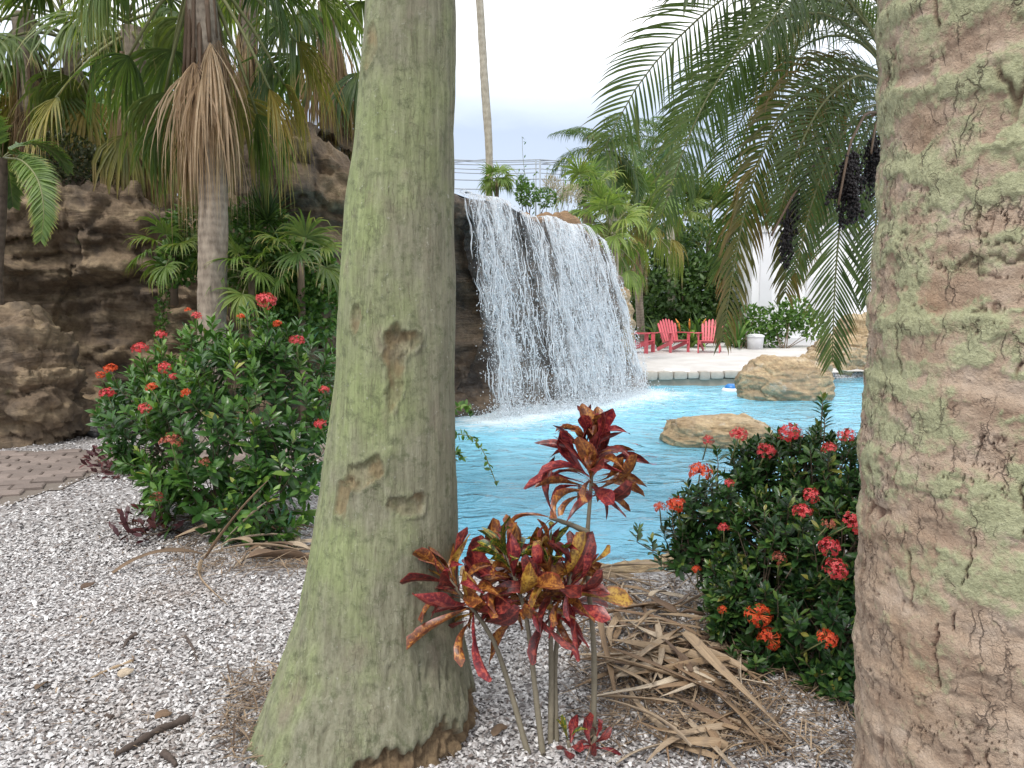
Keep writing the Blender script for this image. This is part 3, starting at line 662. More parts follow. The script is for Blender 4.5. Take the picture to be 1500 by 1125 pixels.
boulder('boulder', (-5.42, 8.75, 0.5), (0.62, 0.55, 0.85), MAT['cliff_rock'], 'dark brown squat boulder at the end of the paved path', 1.7, 1.1, 60, 0.3)
boulder('boulder', (-6.9, 8.9, 0.6), (0.8, 0.6, 1.2), MAT['cliff_rock'], 'dark tall boulder leaning against the left end of the cliff', 1.6, 1.1, 40, 0.1)
p = gp(1157, 585, WATER_Z)
boulder('pool_boulder', (p[0], p[1] + 0.35, -0.02), (0.92, 0.55, 0.52), MAT['tan_rock'], 'rounded golden tan boulder in the pool in front of the sandy beach', 1.5, 0.5, 56, 0.05, 2.3)
p = gp(1205, 572, WATER_Z)
boulder('pool_boulder', (p[0] + 0.1, p[1] + 0.9, -0.05), (0.52, 0.4, 0.5), MAT['tan_rock'], 'smaller tan rock tucked behind the golden pool boulder', 2.4, 0.8, 36, 0.4, 2.3)
p = gp(1055, 655, WATER_Z)
boulder('pool_boulder', (p[0] + 0.05, p[1] + 0.3, -0.16), (0.72, 0.42, 0.27), MAT['tan_rock'], 'low flat tan rock just above the water behind the dark ixora bush', 2.0, 0.5, 50, -0.1, 2.5)
for (px, py, Y, r, lb) in ((1238, 520, 19.2, (0.95, 0.7, 0.55), 'low tan shore rock where the beach meets the pool'),
                           (1275, 505, 19.9, (0.8, 0.7, 0.95), 'upright tan shore rock beside the low one on the beach'),
                           (1345, 500, 19.6, (1.2, 0.8, 1.1), 'large tan shore rock behind the cracked trunk')):
    q = at(px, py, Y); boulder('shore_rock', (q[0], q[1], q[2] - 0.1), r, MAT['tan_rock'], lb, 1.8, 0.9, 36, 0.3)
q = at(915, 432, 16.6)
boulder('ledge_rock', (q[0] - 0.1, q[1] + 0.1, 0.75), (0.32, 0.4, 1.15), MAT['tan_rock'], 'pale tan rock column at the far flank of the waterfall', 2.2, 0.7, 36, 0.3)
for (x, y, r, lb) in ((0.62, 4.60, (0.34, 0.13, 0.085), 'flat tan edging stone beside the croton at the pool bank'), (1.15, 4.83, (0.3, 0.14, 0.08), 'flat tan edging stone on the pool bank under the ixora twigs'),
                      (-0.05, 4.56, (0.3, 0.14, 0.09), 'flat tan edging stone next to the mossy trunk at the pool bank')):
    boulder('bank_stone', (x, y, ground_h(x, y) + 0.03), r, MAT['tan_rock'], lb, 4.0, 0.5, 22, 0.1)

# waterfall rock
def fall_prof(u, zt):
    # u along: left flank, lip (0.28..0.72), right flank
    s = np.clip((u - 0.26) / 0.48, 0, 1); cave = sstep(0.16, 0.28, u) * (1 - sstep(0.44, 0.60, u)); right = sstep(0.42, 0.68, u)
    b = 0.30 * (1 - right) + 0.95 * right; m = 0.0 - 0.75 * cave + 0.42 * right; k = -0.08 - 0.30 * cave + 0.12 * right
    return [(b, -0.9), (b * 0.9, -0.15), (0.6 * m + 0.1 * b, 0.45), (m, 1.1), (0.7 * m, 1.9), (k, 2.55), (-0.02, zt - 0.26), (-0.10, zt - 0.06), (-0.5, zt - 0.05), (-1.5, zt - 0.08), (-2.2, zt - 0.6), (-2.4, -0.4)]
def behind_water(V):
    e = (LIP1 - LIP0)[:2]; A_ = np.array([[e[0], OUT[0]], [e[1], OUT[1]]]); so = (V[..., :2] - LIP0[:2]) @ np.linalg.inv(A_).T
    s_, o_ = so[..., 0], so[..., 1]; sc = np.clip(s_, 0, 1); lz = lip(sc)[..., 2]; bow = 0.16 * np.sin(np.pi * sc)
    f = np.clip((lz - V[..., 2]) / (lz - WATER_Z), 0, 1); om = bow + reach(sc) * (0.38 * np.sqrt(f) + 0.62 * f) - 0.03 - 0.10 * sstep(0, 0.15, f)
    inn = sstep(-0.06, 0.0, s_) * (1 - sstep(1.0, 1.06, s_)); ex = np.maximum(0, o_ - om) * inn
    V = V.copy(); V[..., 0] -= OUT[0] * ex; V[..., 1] -= OUT[1] * ex
    top = np.maximum(0, V[..., 2] - (lz - 0.03)) * inn * (o_ > -0.75); V[..., 2] -= top
    return V
lipc = [tuple(v) for v in lip(np.linspace(0, 1, 7))]
ctrl = [(-1.0, 16.2, 2.9), (-1.5, 14.6, 3.1), (-1.40, 13.1, 3.30), (-1.02, 12.42, 3.34)] + [(v[0], v[1], v[2] - 0.02) for v in lipc] + [(1.98, 16.6, 2.85), (2.1, 17.4, 2.5), (1.9, 18.6, 2.2)]
ridge_rock('waterfall_rock', ctrl, fall_prof, 240, 190, MAT['fall_rock'], 'dark wet overhanging rock that the waterfall pours from', 0.6, 0.1, 1.5, 0.0, 0.2, behind_water)
# dry rim of matted roots on top of the rock, behind the lip
for (s0, s1, hgt, lb) in ((0.14, 0.55, 0.20, 'thin brown mat of dry roots along the waterfall rim'), (0.48, 1.04, 0.34, 'thick brown dry root mat at the low end of the waterfall rim')):
    ss = np.linspace(s0, s1, 60); tt = np.linspace(0, np.pi, 18); pp = lip(ss)
    Vv = pp[:, None] + OUT * ((0.30 * np.cos(tt))[None, :, None]) - OUT * 0.50
    Vv[..., 2] = pp[:, None, 2] - 0.06 + (hgt * np.sin(np.pi * np.clip((ss - s0) / (s1 - s0), 0.02, 0.98)) ** 0.8)[:, None] * np.sin(tt)[None] * (1 + 0.22 * fbm(Vv * 4, 3))
    Vv = Vv + 0.05 * fbm(Vv * 6, 3)[..., None] * np.array([0.4, 0.4, 1])
    m_ = MAT.get('root_mat')
    if not m_:
        m_, nt, b = newmat('root_mat'); g = geoco(nt); st = noise(nt, mapping(nt, g, (3, 3, 22), (0.2, 0.3, 0)), 1.0, 6, 0.7, 1.0)
        nt.links.new(ramp(nt, st, [(0.3, (0.10, 0.055, 0.03)), (0.6, (0.30, 0.19, 0.10)), (0.8, (0.40, 0.29, 0.15))]), b.inputs['Base Color'])
        b.inputs['Roughness'].default_value = 0.95; bump(nt, b, st, 1.0, 0.05); MAT['root_mat'] = m_
    solo('root_mat', MB().add(Vv.reshape(-1, 3), grid_faces(60, 18)), m_, lb, 'root mat', tuple(pp[30]))

# ------------------------------------------------------------------ waterfall
wf = thing('waterfall', 'white curtain waterfall pouring off the dark rock into the pool', 'waterfall', tuple(fall(np.array(0.5), np.array(1.0))))
for off, sw, dn in ((0.0, 0.0, 0.88), (0.12, 5.3, 0.50)):
    ss = np.linspace(0.0, 1.02, 90); ff = np.concatenate([np.linspace(-0.22, 0, 8)[:-1], np.linspace(0, 1, 70) ** 1.3])
    S, Ff = np.meshgrid(ss, ff, indexing='ij'); P = fall(S, Ff, off * np.clip(Ff, 0, 1))
    P += OUT * (0.06 * perlin(np.stack([S * 14, Ff * 3, S * 0 + sw], -1)) * np.clip(Ff + .2, 0, 1))[..., None]
    edge = sstep(0.0, 0.03, S) * (1 - sstep(0.97, 1.02, S)); gap = 1.0
    dmap = stream(S, Ff)
    mb = MB().add(P.reshape(-1, 3), grid_faces(*S.shape), su=(S * 4.4).ravel(), sv=(Ff * 3.4).ravel(), sw=np.full(S.size, sw), dens=(edge * gap * dn * dmap).ravel())
    part('water_sheet', mb, MAT['water_sheet'], wf)
n = 3200; s0 = rng.random(n); f0 = np.clip(rng.random(n) * 1.0 - 0.15, -0.15, 0.8); k_ = rng.random(n) < stream(s0, f0 + 0.15); s0, f0 = s0[k_], f0[k_]; n = len(s0)
ns = 9; f1 = np.minimum(1.0, f0 + rng.uniform(0.04, 0.2, n))
tt = np.linspace(0, 1, ns); Ff = f0[:, None] + (f1 - f0)[:, None] * tt
S = s0[:, None] + 0.035 * perlin(np.stack([s0[:, None] * 40 + Ff * 0, Ff * 5, Ff * 0], -1)) + 0.016 * perlin(np.stack([s0[:, None] * 90 + Ff * 0, Ff * 16, Ff * 0], -1))
P = fall(S, Ff, np.clip(Ff, 0, 1) * rng.normal(0.03, 0.06, n)[:, None])
R = rng.uniform(0.003, 0.012, n)[:, None] * np.sin(np.pi * (0.05 + 0.9 * tt))[None] * (1 + 0.5 * perlin(np.stack([S * 60, Ff * 30, S * 0], -1)))
Tn = nrm(np.gradient(P, axis=1)); A = nrm(np.cross(Tn, OUT)); B = np.cross(Tn, A); V = []
for k in range(3):
    a = 2 * np.pi * k / 3; V.append(P + R[..., None] * (math.cos(a) * A + math.sin(a) * B))
V = np.stack(V, 1)                                                 # n,3,ns,3
Q = (np.arange(n)[:, None, None] * 3 * ns + grid_faces(3, ns, True)[None]).reshape(-1, 4)
part('water_strand', MB().add(V.reshape(-1, 3), Q), MAT['falling_water'], wf, 'stuff')
OCT = np.array([(1, 0, 0), (-1, 0, 0), (0, 1, 0), (0, -1, 0), (0, 0, 1), (0, 0, -1)], float)
OCF = np.array([(0, 2, 4), (2, 1, 4), (1, 3, 4), (3, 0, 4), (2, 0, 5), (1, 2, 5), (3, 1, 5), (0, 3, 5)])
def drops(P, r, stretch):
    n = len(P); V = P[:, None] + OCT[None] * r[:, None, None] * np.stack([np.ones(n), np.ones(n), stretch], -1)[:, None]
    return V.reshape(-1, 3), (np.arange(n)[:, None, None] * 6 + OCF[None]).reshape(-1, 3)
n = 62000; s0 = rng.random(n); f = rng.random(n) ** 0.65; k_ = rng.random(n) < stream(s0, f) * 0.48 + 0.03; s0, f = s0[k_], f[k_]; n = len(s0)
P = fall(s0 + rng.normal(0, 0.018, n) * f, f, rng.normal(0.03, 0.13, n) * (0.15 + f))
V, T = drops(P, rng.uniform(0.0025, 0.0095, n) * (1 + rng.random(n) ** 5), rng.uniform(0.8, 2.0, n))
part('water_drops', MB().add(V, T=T), MAT['falling_water'], wf, 'stuff')
n = 9000; s0 = rng.random(n); P = fall(s0, np.ones(n), 0.0); ang = rng.random(n) * 6.28; rad = np.abs(rng.normal(0, 0.38, n))
P[:, 0] += np.cos(ang) * rad; P[:, 1] += np.sin(ang) * rad; P[:, 2] = WATER_Z + np.abs(rng.normal(0, 0.13, n)) * np.exp(-rad * 1.2)
V, T = drops(P, rng.uniform(0.003, 0.011, n), rng.uniform(0.8, 1.6, n))
part('splash', MB().add(V, T=T), MAT['falling_water'], wf, 'stuff')

# ------------------------------------------------------------------ the two near trunks
def trunk_mb(rows, nu, nv, disp=None, dense=0.0, face=0.0):
    """rows: (z, cx, cy, r) sorted by z"""
    R = np.asarray(rows, float); z = np.linspace(R[0, 0], R[-1, 0], nv)
    cx, cy, r = [np.interp(z, R[:, 0], R[:, k]) for k in (1, 2, 3)]
    for a in (cx, cy, r):
        for _ in range(int(nv / 25)): a[1:-1] = 0.25 * a[:-2] + 0.5 * a[1:-1] + 0.25 * a[2:]
    th = np.linspace(0, 2 * np.pi, nu, endpoint=False); th = th + dense * np.sin(th - face); TH, Z = np.meshgrid(th, z, indexing='ij')
    Rr = np.broadcast_to(r, TH.shape); A = {}
    d = 0.0
    if disp is not None: d, A = disp(TH, Z, Rr)
    V = np.stack([cx + (Rr + d) * np.cos(TH), cy + (Rr + d) * np.sin(TH), Z + 0 * TH], -1)
    return MB().add(V.reshape(-1, 3), grid_faces(nu, nv, True), **{k: v.ravel() for k, v in A.items()})
def rows_from_px(edges, Y):
    out = []
    for py, l, r in edges:
        a, b = at(l, py, Y), at(r, py, Y); out.append((a[2], (a[0] + b[0]) / 2, Y, (b[0] - a[0]) / 2 * 0.985))
    return sorted(out)
YL = 2.76
rows = rows_from_px([(-60, 543, 668), (0, 538, 668), (200, 520, 666.5), (400, 500, 665), (560, 487, 667), (700, 470, 669), (800, 456, 671), (900, 438, 676), (960, 416, 686), (1010, 394, 698), (1060, 374, 708), (1110, 352, 722)], YL)
zt, xt, rt = rows[-1][0], rows[-1][1], rows[-1][3]
rows = [(-0.12, rows[0][1], YL, rows[0][3] + 0.03)] + [r for r in rows if r[0] > 0.0] + [(4.4, xt + 0.05, YL, 0.15), (6.2, xt + 0.09, YL, 0.135), (6.6, xt + 0.1, YL, 0.12), (7.6, xt + 0.12, YL, 0.06)]
scars = [(588, 545, 0.035, 0.14, 0.010), (600, 500, 0.05, 0.035, 0.012), (548, 692, 0.075, 0.055, 0.016), (607, 738, 0.055, 0.03, 0.014), (512, 730, 0.03, 0.06, 0.008), (528, 470, 0.02, 0.06, 0.008), (548, 50, 0.03, 0.06, 0.006)]
def royal_disp(TH, Z, R):
    p = np.stack([np.cos(TH) * R, np.sin(TH) * R, Z], -1)
    d = 0.012 * fbm(p * np.array([3, 3, 1.6]), 3) + 0.0035 * fbm(p * np.array([22, 22, 4]), 4)
    low = 1 - sstep(0.15, 1.1, Z)
    fl = fbm(np.stack([np.cos(TH) * 4.5, np.sin(TH) * 4.5, Z * 0.9], -1), 3)
    d = d + low * (0.008 * fl)
    gro = sstep(0.12, 0.42, -fbm(p * np.array([17, 17, 2.3]) + 5, 3)); d = d - 0.0022 * gro * (0.15 + 0.85 * (1 - sstep(0.3, 1.3, Z)))
    crack = sstep(0.40, 0.50, perlin(p * np.array([34, 34, 1.6]) + 9)) * (1 - sstep(0.35, 0.8, Z)); d = d - 0.009 * crack
    # torn bark skirt over the root mass
    edge = 0.03 + 0.10 * perlin(np.stack([np.cos(TH) * 3, np.sin(TH) * 3, 0 * Z], -1)) + 0.06 * perlin(np.stack([np.cos(TH) * 12, np.sin(TH) * 12, 0 * Z + 2], -1)) + 0.12 * np.cos(TH + 0.15)
    root = 1 - sstep(-0.012, 0.012, Z - edge)
    d = d - root * (0.05 - 0.03 * np.abs(perlin(p * np.array([30, 30, 9]))) * 2)
    sc = np.zeros_like(Z)
    for (px, py, w, h, dep) in scars:
        q = at(px, py, YL - 0.2); cxz = np.interp(q[2], [r[0] for r in rows], [r[1] for r in rows]); rr = np.interp(q[2], [r[0] for r in rows], [r[3] for r in rows])
        th0 = -math.acos(np.clip((q[0] * (YL - 0.05) / (YL - 0.2) * 0.985 - cxz) / rr, -0.97, 0.97))
        da = ((TH - th0 + np.pi) % (2 * np.pi) - np.pi) * R; e = np.sqrt((da / w) ** 2 + ((Z - q[2]) / h) ** 2) + 0.75 * fbm(p * 13, 4)
        k = 1 - sstep(0.75, 1.05, e); rim = np.exp(-((e - 1.05) / 0.16) ** 2); d = d - dep * k * (0.6 + 0.8 * np.abs(perlin(p * 38))) + 0.007 * rim; sc = np.maximum(sc, k * (0.25 + 0.5 * sstep(-0.2, 0.3, fbm(p * 11 + 3, 3))))
    return d, {'scar': sc, 'root': root}
rp_ = thing('royal_palm', 'thick mossy grey green palm trunk with flaring base, behind the red croton', 'palm tree', (rows[0][1], YL, 0))
part('trunk', trunk_mb(rows, 300, 760, royal_disp), MAT['royal_bark'], rp_)

YR = 1.72; RR = 0.262
er = [(-60, 1312), (0, 1311), (200, 1311), (300, 1308), (400, 1304), (480, 1297), (560, 1291), (640, 1284), (760, 1280), (900, 1277), (1000, 1275), (1125, 1273), (1180, 1272)]
rows2 = []
for py, l in er:
    a = at(l, py, YR); rows2.append((a[2], 1.170, YR, max(0.05, 1.170 - a[0]) * 0.985))
rows2 = sorted(rows2); r0 = rows2[0][3]
rows2 = [(-0.1, 1.17, YR, r0 + 0.03), (0.35, 1.17, YR, r0 + 0.005)] + [r for r in rows2 if r[0] > 0.4] + [(4.2, 1.2, YR, 0.235), (5.6, 1.24, YR, 0.20), (6.4, 1.26, YR, 0.15)]
def cracked_disp(TH, Z, R):
    p = np.stack([np.cos(TH) * 0.26, np.sin(TH) * 0.26, Z], -1)
    q = np.stack([TH * 0.26, 0 * Z + 2.2, Z], -1)
    wob = 0.03 * fbm(q * np.array([5, 1, 5]), 3)
    ringz = Z + wob + 0.012 * np.sin(TH * 2)
    rg = saw(ringz / 0.155); d = 0.008 * rg + 0.007 * fbm(p * 3.5, 3)
    # vertical splits, broken by the rings, and short ragged cross cracks
    rid = np.floor(ringz / 0.155)
    v1 = np.abs(perlin(np.stack([TH * 0.26 * 15 + 0.16 * fbm(p * 22, 3), Z * 1.6, 0 * Z + rid * 3.7], -1)))
    g1 = sstep(0.0, 0.16, perlin(np.stack([TH * 0.26 * 8, Z * 8, 0 * Z + 4], -1)))
    c1 = (1 - sstep(0.004, 0.035, v1)) * g1
    h1 = np.abs(perlin(np.stack([TH * 0.26 * 6, 0 * Z + 5, Z * 12 + 1.9 * fbm(p * 10, 5)], -1))); c3 = (1 - sstep(0.004, 0.035, h1)) * sstep(0.05, 0.22, perlin(p * 4.5 + 21))
    crack = np.clip(np.maximum(c1, 0.7 * c3), 0, 1)
    plate = sstep(-0.04, 0.04, fbm(p * np.array([13, 13, 15]) + 30, 5))
    d = d + 0.0040 * plate + 0.0038 * fbm(p * np.array([34, 34, 26]), 5, 0.6) - 0.0105 * crack
    lich = np.clip(0.56 + 0.40 * fbm(p * np.array([7, 7, 12]) + 50, 5, 0.6) + 0.30 * (plate - 0.5) + 0.22 * (rg - 0.5), 0, 1)
    low = 1 - sstep(0.5, 0.9, Z + 0.35 * np.cos(TH)); lich = lich * (1 - 0.6 * low)
    return d, {'crack': crack * 0.8, 'lichen': lich}
kp = thing('coconut_palm', 'wide palm trunk with cracked pinkish bark and pale green lichen', 'palm tree', (1.17, YR, 0))
part('trunk', trunk_mb(rows2, 480, 1250, cracked_disp, 0.55, math.pi * 0.22), MAT['cracked_bark'], kp)
# ------------------------------------------------------------------ foliage builders
UP = np.array([0, 0, 1.0])
def leaves(P, D, Nn, L, Wd, tint, prof=(0.0, 0.75, 1.0, 0.7, 0.0), droop=0.15, fold=0.12, mb=None):
    """many leaves at once: base points, directions, face normals, lengths, half widths"""
    mb = mb or MB(); P = np.asarray(P, float).reshape(-1, 3); n = len(P)
    D = nrm(D); S = nrm(np.cross(D, Nn)); M = np.cross(S, D); K = len(prof); t = np.linspace(0, 1, K)
    L = np.broadcast_to(L, (n,)); Wd = np.broadcast_to(Wd, (n,)); droop = np.broadcast_to(droop, (n,))
    C = P[:, None] + D[:, None] * (L[:, None] * t)[..., None] - M[:, None] * (L[:, None] * droop[:, None] * t ** 2)[..., None]
    hw = (Wd[:, None] * np.asarray(prof))[..., None]
    V = np.stack([C - S[:, None] * hw + M[:, None] * hw * fold * 2, C, C + S[:, None] * hw + M[:, None] * hw * fold * 2], 2)   # n,K,3,3
    q = []
    for k in range(K - 1):
        a = k * 3; q += [(a, a + 1, a + 4, a + 3), (a + 1, a + 2, a + 5, a + 4)]
    Q = (np.arange(n)[:, None, None] * K * 3 + np.array(q)[None]).reshape(-1, 4)
    tn = np.broadcast_to(np.broadcast_to(tint, (n,))[:, None, None], (n, K, 3)); lu = np.broadcast_to(t[None, :, None], (n, K, 3))
    mb.add(V.reshape(-1, 3), Q, tint=tn.ravel(), lu=lu.ravel()); return mb
def strips(P, D, L, Wd, tint, grav, K=5, fold=0.35, Nn=None, mb=None, taper=1.0, wprof=None):
    """long narrow leaflets that bend towards the ground; grav (n,) how far they hang"""
    mb = mb or MB(); P = np.asarray(P, float).reshape(-1, 3); n = len(P); D = nrm(D)
    t = np.linspace(0, 1, K); L = np.broadcast_to(L, (n,)); grav = np.broadcast_to(grav, (n,)); Wd = np.broadcast_to(Wd, (n,))
    Nn = np.broadcast_to(UP if Nn is None else Nn, (n, 3))
    C = [P]; dirs = []
    for k in range(K - 1):
        tm = (t[k] + t[k + 1]) / 2; b = np.clip(grav * tm ** 1.2, 0, 0.97)[:, None]
        d = nrm(D * (1 - b) - UP * b); dirs.append(d); C.append(C[-1] + d * (L * (t[1] - t[0]))[:, None])
    dirs.append(dirs[-1]); C = np.stack(C, 1); Dd = np.stack(dirs, 1)
    S = nrm(np.cross(Dd, Nn[:, None] + 1e-4)); M = np.cross(S, Dd)
    wp = np.interp(t, [0, 0.25, 0.6, 1.0], [0.45, 1.0, 0.85, 0.04]) if wprof is None else np.interp(t, *wprof)
    hw = (Wd[:, None] * wp)[..., None]
    V = np.stack([C - S * hw + M * hw * fold, C, C + S * hw + M * hw * fold], 2)
    q = []
    for k in range(K - 1):
        a = k * 3; q += [(a, a + 1, a + 4, a + 3), (a + 1, a + 2, a + 5, a + 4)]
    Q = (np.arange(n)[:, None, None] * K * 3 + np.array(q)[None]).reshape(-1, 4)
    tn = np.broadcast_to(np.broadcast_to(tint, (n,))[:, None, None], (n, K, 3)); lu = np.broadcast_to(t[None, :, None], (n, K, 3))
    mb.add(V.reshape(-1, 3), Q, tint=tn.ravel(), lu=lu.ravel()); return mb

def fan_leaf(P0, d, pet, R, droop, nseg, rg, dead=False, spread=1.9, K=6):
    """one costapalmate leaf: petiole and a fan of folded strips joined near the hub"""
    mb = MB(); d = nrm(np.asarray(d, float)); t = np.linspace(0, 1, 6)
    pth = np.asarray(P0) + d * (pet * t)[:, None] - UP * (0.32 * droop * pet * t ** 2)[:, None]
    V, Q, T = tube(pth, np.linspace(0.022, 0.012, 6) * (R / 0.9), 5); mb.sub = ('petiole', MB().add(V, Q, T), MAT['rachis_brown' if dead else 'petiole'])
    A = nrm(pth[-1] - pth[-2]); A = nrm(A - UP * (0.25 + 0.35 * droop) * (1 - abs(A[2])))
    S = np.cross(A, UP); S = nrm(S if np.linalg.norm(S) > 0.05 else np.array([1.0, 0.2, 0]))
    rl = rg.uniform(-0.5, 0.5); M0 = np.cross(S, A); S = nrm(S * math.cos(rl) + M0 * math.sin(rl)); M = np.cross(S, A)
    ph = np.linspace(-spread, spread, nseg) + rg.normal(0, 0.03, nseg)
    ph = ph + rg.normal(0, 0.035, nseg)
    Ds = np.cos(ph)[:, None] * A + np.sin(ph)[:, None] * S + (0.18 * np.abs(np.sin(ph)))[:, None] * M
    L = R * (0.72 + 0.28 * np.cos(ph * 0.8)) * rg.uniform(0.72, 1.08, nseg)
    if dead: Ds = Ds + rg.normal(0, 0.15, (nseg, 3)); L = L * rg.uniform(0.6, 1.15, nseg)
    wid = R * 2 * spread / nseg * (0.27 if not dead else 0.13)
    tn = np.clip(rg.uniform(0.15, 0.75) + rg.normal(0, 0.12, nseg), 0, 1)
    strips(np.repeat(pth[-1:], nseg, 0), Ds, L, wid if not dead else R * 0.0075, tn, rg.uniform(0.55, 1.45, nseg) * (droop if not dead else 1.6), K, 0.5, M, mb,
           wprof=([0, 0.15, 0.45, 0.75, 1.0], [0.10, 0.40, 1.0, 0.40, 0.04]))
    return mb
def golden(i, off=0.0): return i * 2.39996 + off

def fan_palm(name, label, base, crown, r0, r1, nleaf, R, seed, bark='fan_bark', leafm='fan_leaf', skirt=0, elr=(75, -60), nseg=34, K=6, yellow=0.0, skirt_drop=1.2, group=None, pet=0.9, trunk_res=(20, 60), clear_front=False):
    rg = np.random.default_rng(seed); base = np.asarray(base, float); crown = np.asarray(crown, float)
    th_ = thing(name, label, 'palm tree', tuple(base), group)
    t = np.linspace(0, 1, 12); pth = base + (crown - base) * t[:, None]; pth[:, 0] += 0.06 * np.sin(t * 5 + seed); rad = r0 + (r1 - r0) * t
    rows = [(z, x, y, r) for (x, y, z), r in zip(pth, rad)]; rows[0] = (base[2] - 0.15, base[0], base[1], r0 * 1.15)
    def dsp(TH, Z, Rr):
        p = np.stack([np.cos(TH) * Rr, np.sin(TH) * Rr, Z], -1); return 0.06 * Rr * fbm(p * np.array([9, 9, 14]) + seed, 3) + 0.05 * Rr * saw(Z / 0.06 + 0.4 * np.sin(TH * 3)), {}
    part('trunk', trunk_mb(rows, *trunk_res, dsp), MAT[bark], th_)
    for i in range(nleaf):
        f = (i + 0.5) / nleaf; e = math.radians(elr[0] + (elr[1] - elr[0]) * f + rg.uniform(-8, 8)); a = golden(i, seed)
        d = np.array([math.cos(e) * math.cos(a), math.cos(e) * math.sin(a), math.sin(e)])
        if clear_front and f > 0.35 and d[1] < -0.25: d[1] = -d[1] * 0.6; d[0] = math.copysign(max(abs(d[0]), 0.45), d[0]); d = nrm(d)
        mb = fan_leaf(crown + UP * (0.25 - 0.45 * f), d, pet * R * rg.uniform(0.85, 1.15), R * rg.uniform(0.85, 1.08), 0.45 + 1.0 * f, nseg, rg, K=K, spread=1.9 - 0.75 * f)
        part('leaf', mb, MAT['fan_leaf_yellow' if (f > 0.62 and rg.random() < yellow) else leafm], th_)
    for i in range(skirt):
        f = (i + 0.5) / skirt; a = golden(i, seed + 1.3); e = math.radians(-78 - 10 * rg.random())
        d = np.array([math.cos(e) * math.cos(a), math.cos(e) * math.sin(a), math.sin(e)])
        pb = crown - UP * (0.25 + skirt_drop * f) + np.array([math.cos(a), math.sin(a), 0]) * (r1 * 0.9)
        mb = fan_leaf(pb, d, R * rg.uniform(0.25, 0.5), R * rg.uniform(0.85, 1.3), 1.2, max(16, nseg), rg, True, rg.uniform(0.25, 0.7), K)
        part('dead_leaf', mb, MAT['dead_leaf'], th_)
    return th_

def pinnate(path, n, Lmax, wid, rg, droop=0.5, nrmv=None, rr=0.012, vang=0.55, forward=0.75, K=5, mat_mb=None, curl=0.0):
    """feather frond: rachis along path, leaflets on both sides"""
    mb = mat_mb or MB(); P = np.asarray(path, float); L = np.concatenate([[0], np.cumsum(np.linalg.norm(np.diff(P, axis=0), axis=1))])
    tt = np.linspace(0, 1, 16); pts = np.stack([np.interp(tt * L[-1], L, P[:, k]) for k in range(3)], 1)
    for _ in range(3): pts[1:-1] = 0.25 * pts[:-2] + 0.5 * pts[1:-1] + 0.25 * pts[2:]
    V, Q, T = tube(pts, np.linspace(rr, rr * 0.2, 16), 5); mb.sub = ('rachis', MB().add(V, Q, T), MAT['petiole'])
    u = np.linspace(0.16, 0.99, n); B = np.stack([np.interp(u, tt, pts[:, k]) for k in range(3)], 1)
    Tg = nrm(np.stack([np.interp(u, tt, np.gradient(pts, axis=0)[:, k]) for k in range(3)], 1))
    ref = UP if nrmv is None else np.asarray(nrmv, float)
    S = nrm(np.cross(Tg, ref) + 1e-5); M = np.cross(S, Tg)
    ll = Lmax * np.interp(u, [0.16, 0.35, 0.7, 0.92, 1.0], [0.55, 1.0, 0.9, 0.55, 0.35])
    fw = forward * np.interp(u, [0, 1], [0.7, 1.6])
    for sg in (-1, 1):
        D = sg * S + Tg * fw[:, None] + M * (vang + rg.normal(0, 0.10, n))[:, None] + rg.normal(0, 0.05, (n, 3))
        strips(B, D, ll * rg.uniform(0.85, 1.1, n), wid * rg.uniform(0.8, 1.1, n), np.clip(rg.uniform(0.2, 0.7) + rg.normal(0, 0.15, n), 0, 1), droop * rg.uniform(0.7, 1.3, n), K, 0.35, M, mb)
    return mb
def arch(P0, a, e, L, sag, n=10):
    """a frond's rachis: leaves P0 at azimuth a, elevation e and sags over length L"""
    t = np.linspace(0, 1, n); h = np.array([math.cos(a), math.sin(a), 0]); pts = [np.asarray(P0, float)]
    for k in range(n - 1):
        ee = e - sag * ((t[k] + t[k + 1]) / 2) ** 1.3; pts.append(pts[-1] + (h * math.cos(ee) + UP * math.sin(ee)) * L / (n - 1))
    return np.array(pts)
def feather_palm(name, label, base, crown, r0, r1, nfr, L, leaf, seed, bark, leafm, n=44, wid=0.014, elr=(70, -35), sag=(1.0, 1.6), droop=0.6, vang=0.45, into=None, K=5, group=None):
    rg = np.random.default_rng(seed); base = np.asarray(base, float); crown = np.asarray(crown, float)
    th_ = into or thing(name, label, 'palm tree', tuple(base), group)
    if into is None:
        t = np.linspace(0, 1, 14); pth = base + (crown - base) * t[:, None]; pth[:, 0] += 0.05 * (crown[2] - base[2]) / 4 * np.sin(t * 4 + seed)
        rad = r0 + (r1 - r0) * t; rows = [(z, x, y, r) for (x, y, z), r in zip(pth, rad)]; rows[0] = (base[2] - 0.15, base[0], base[1], r0 * 1.15)
        part('trunk', trunk_mb(rows, 18, 90), MAT[bark], th_); crown = pth[-1]
    for i in range(nfr):
        f = (i + 0.5) / nfr; e = math.radians(elr[0] + (elr[1] - elr[0]) * f + rg.uniform(-7, 7)); a = golden(i, seed)
        pth = arch(crown, a, e, L * rg.uniform(0.85, 1.1), rg.uniform(*sag))
        part('frond', pinnate(pth, n, leaf, wid, rg, droop, None, 0.016 * L / 2, vang, K=K), MAT[leafm], th_)
    return th_

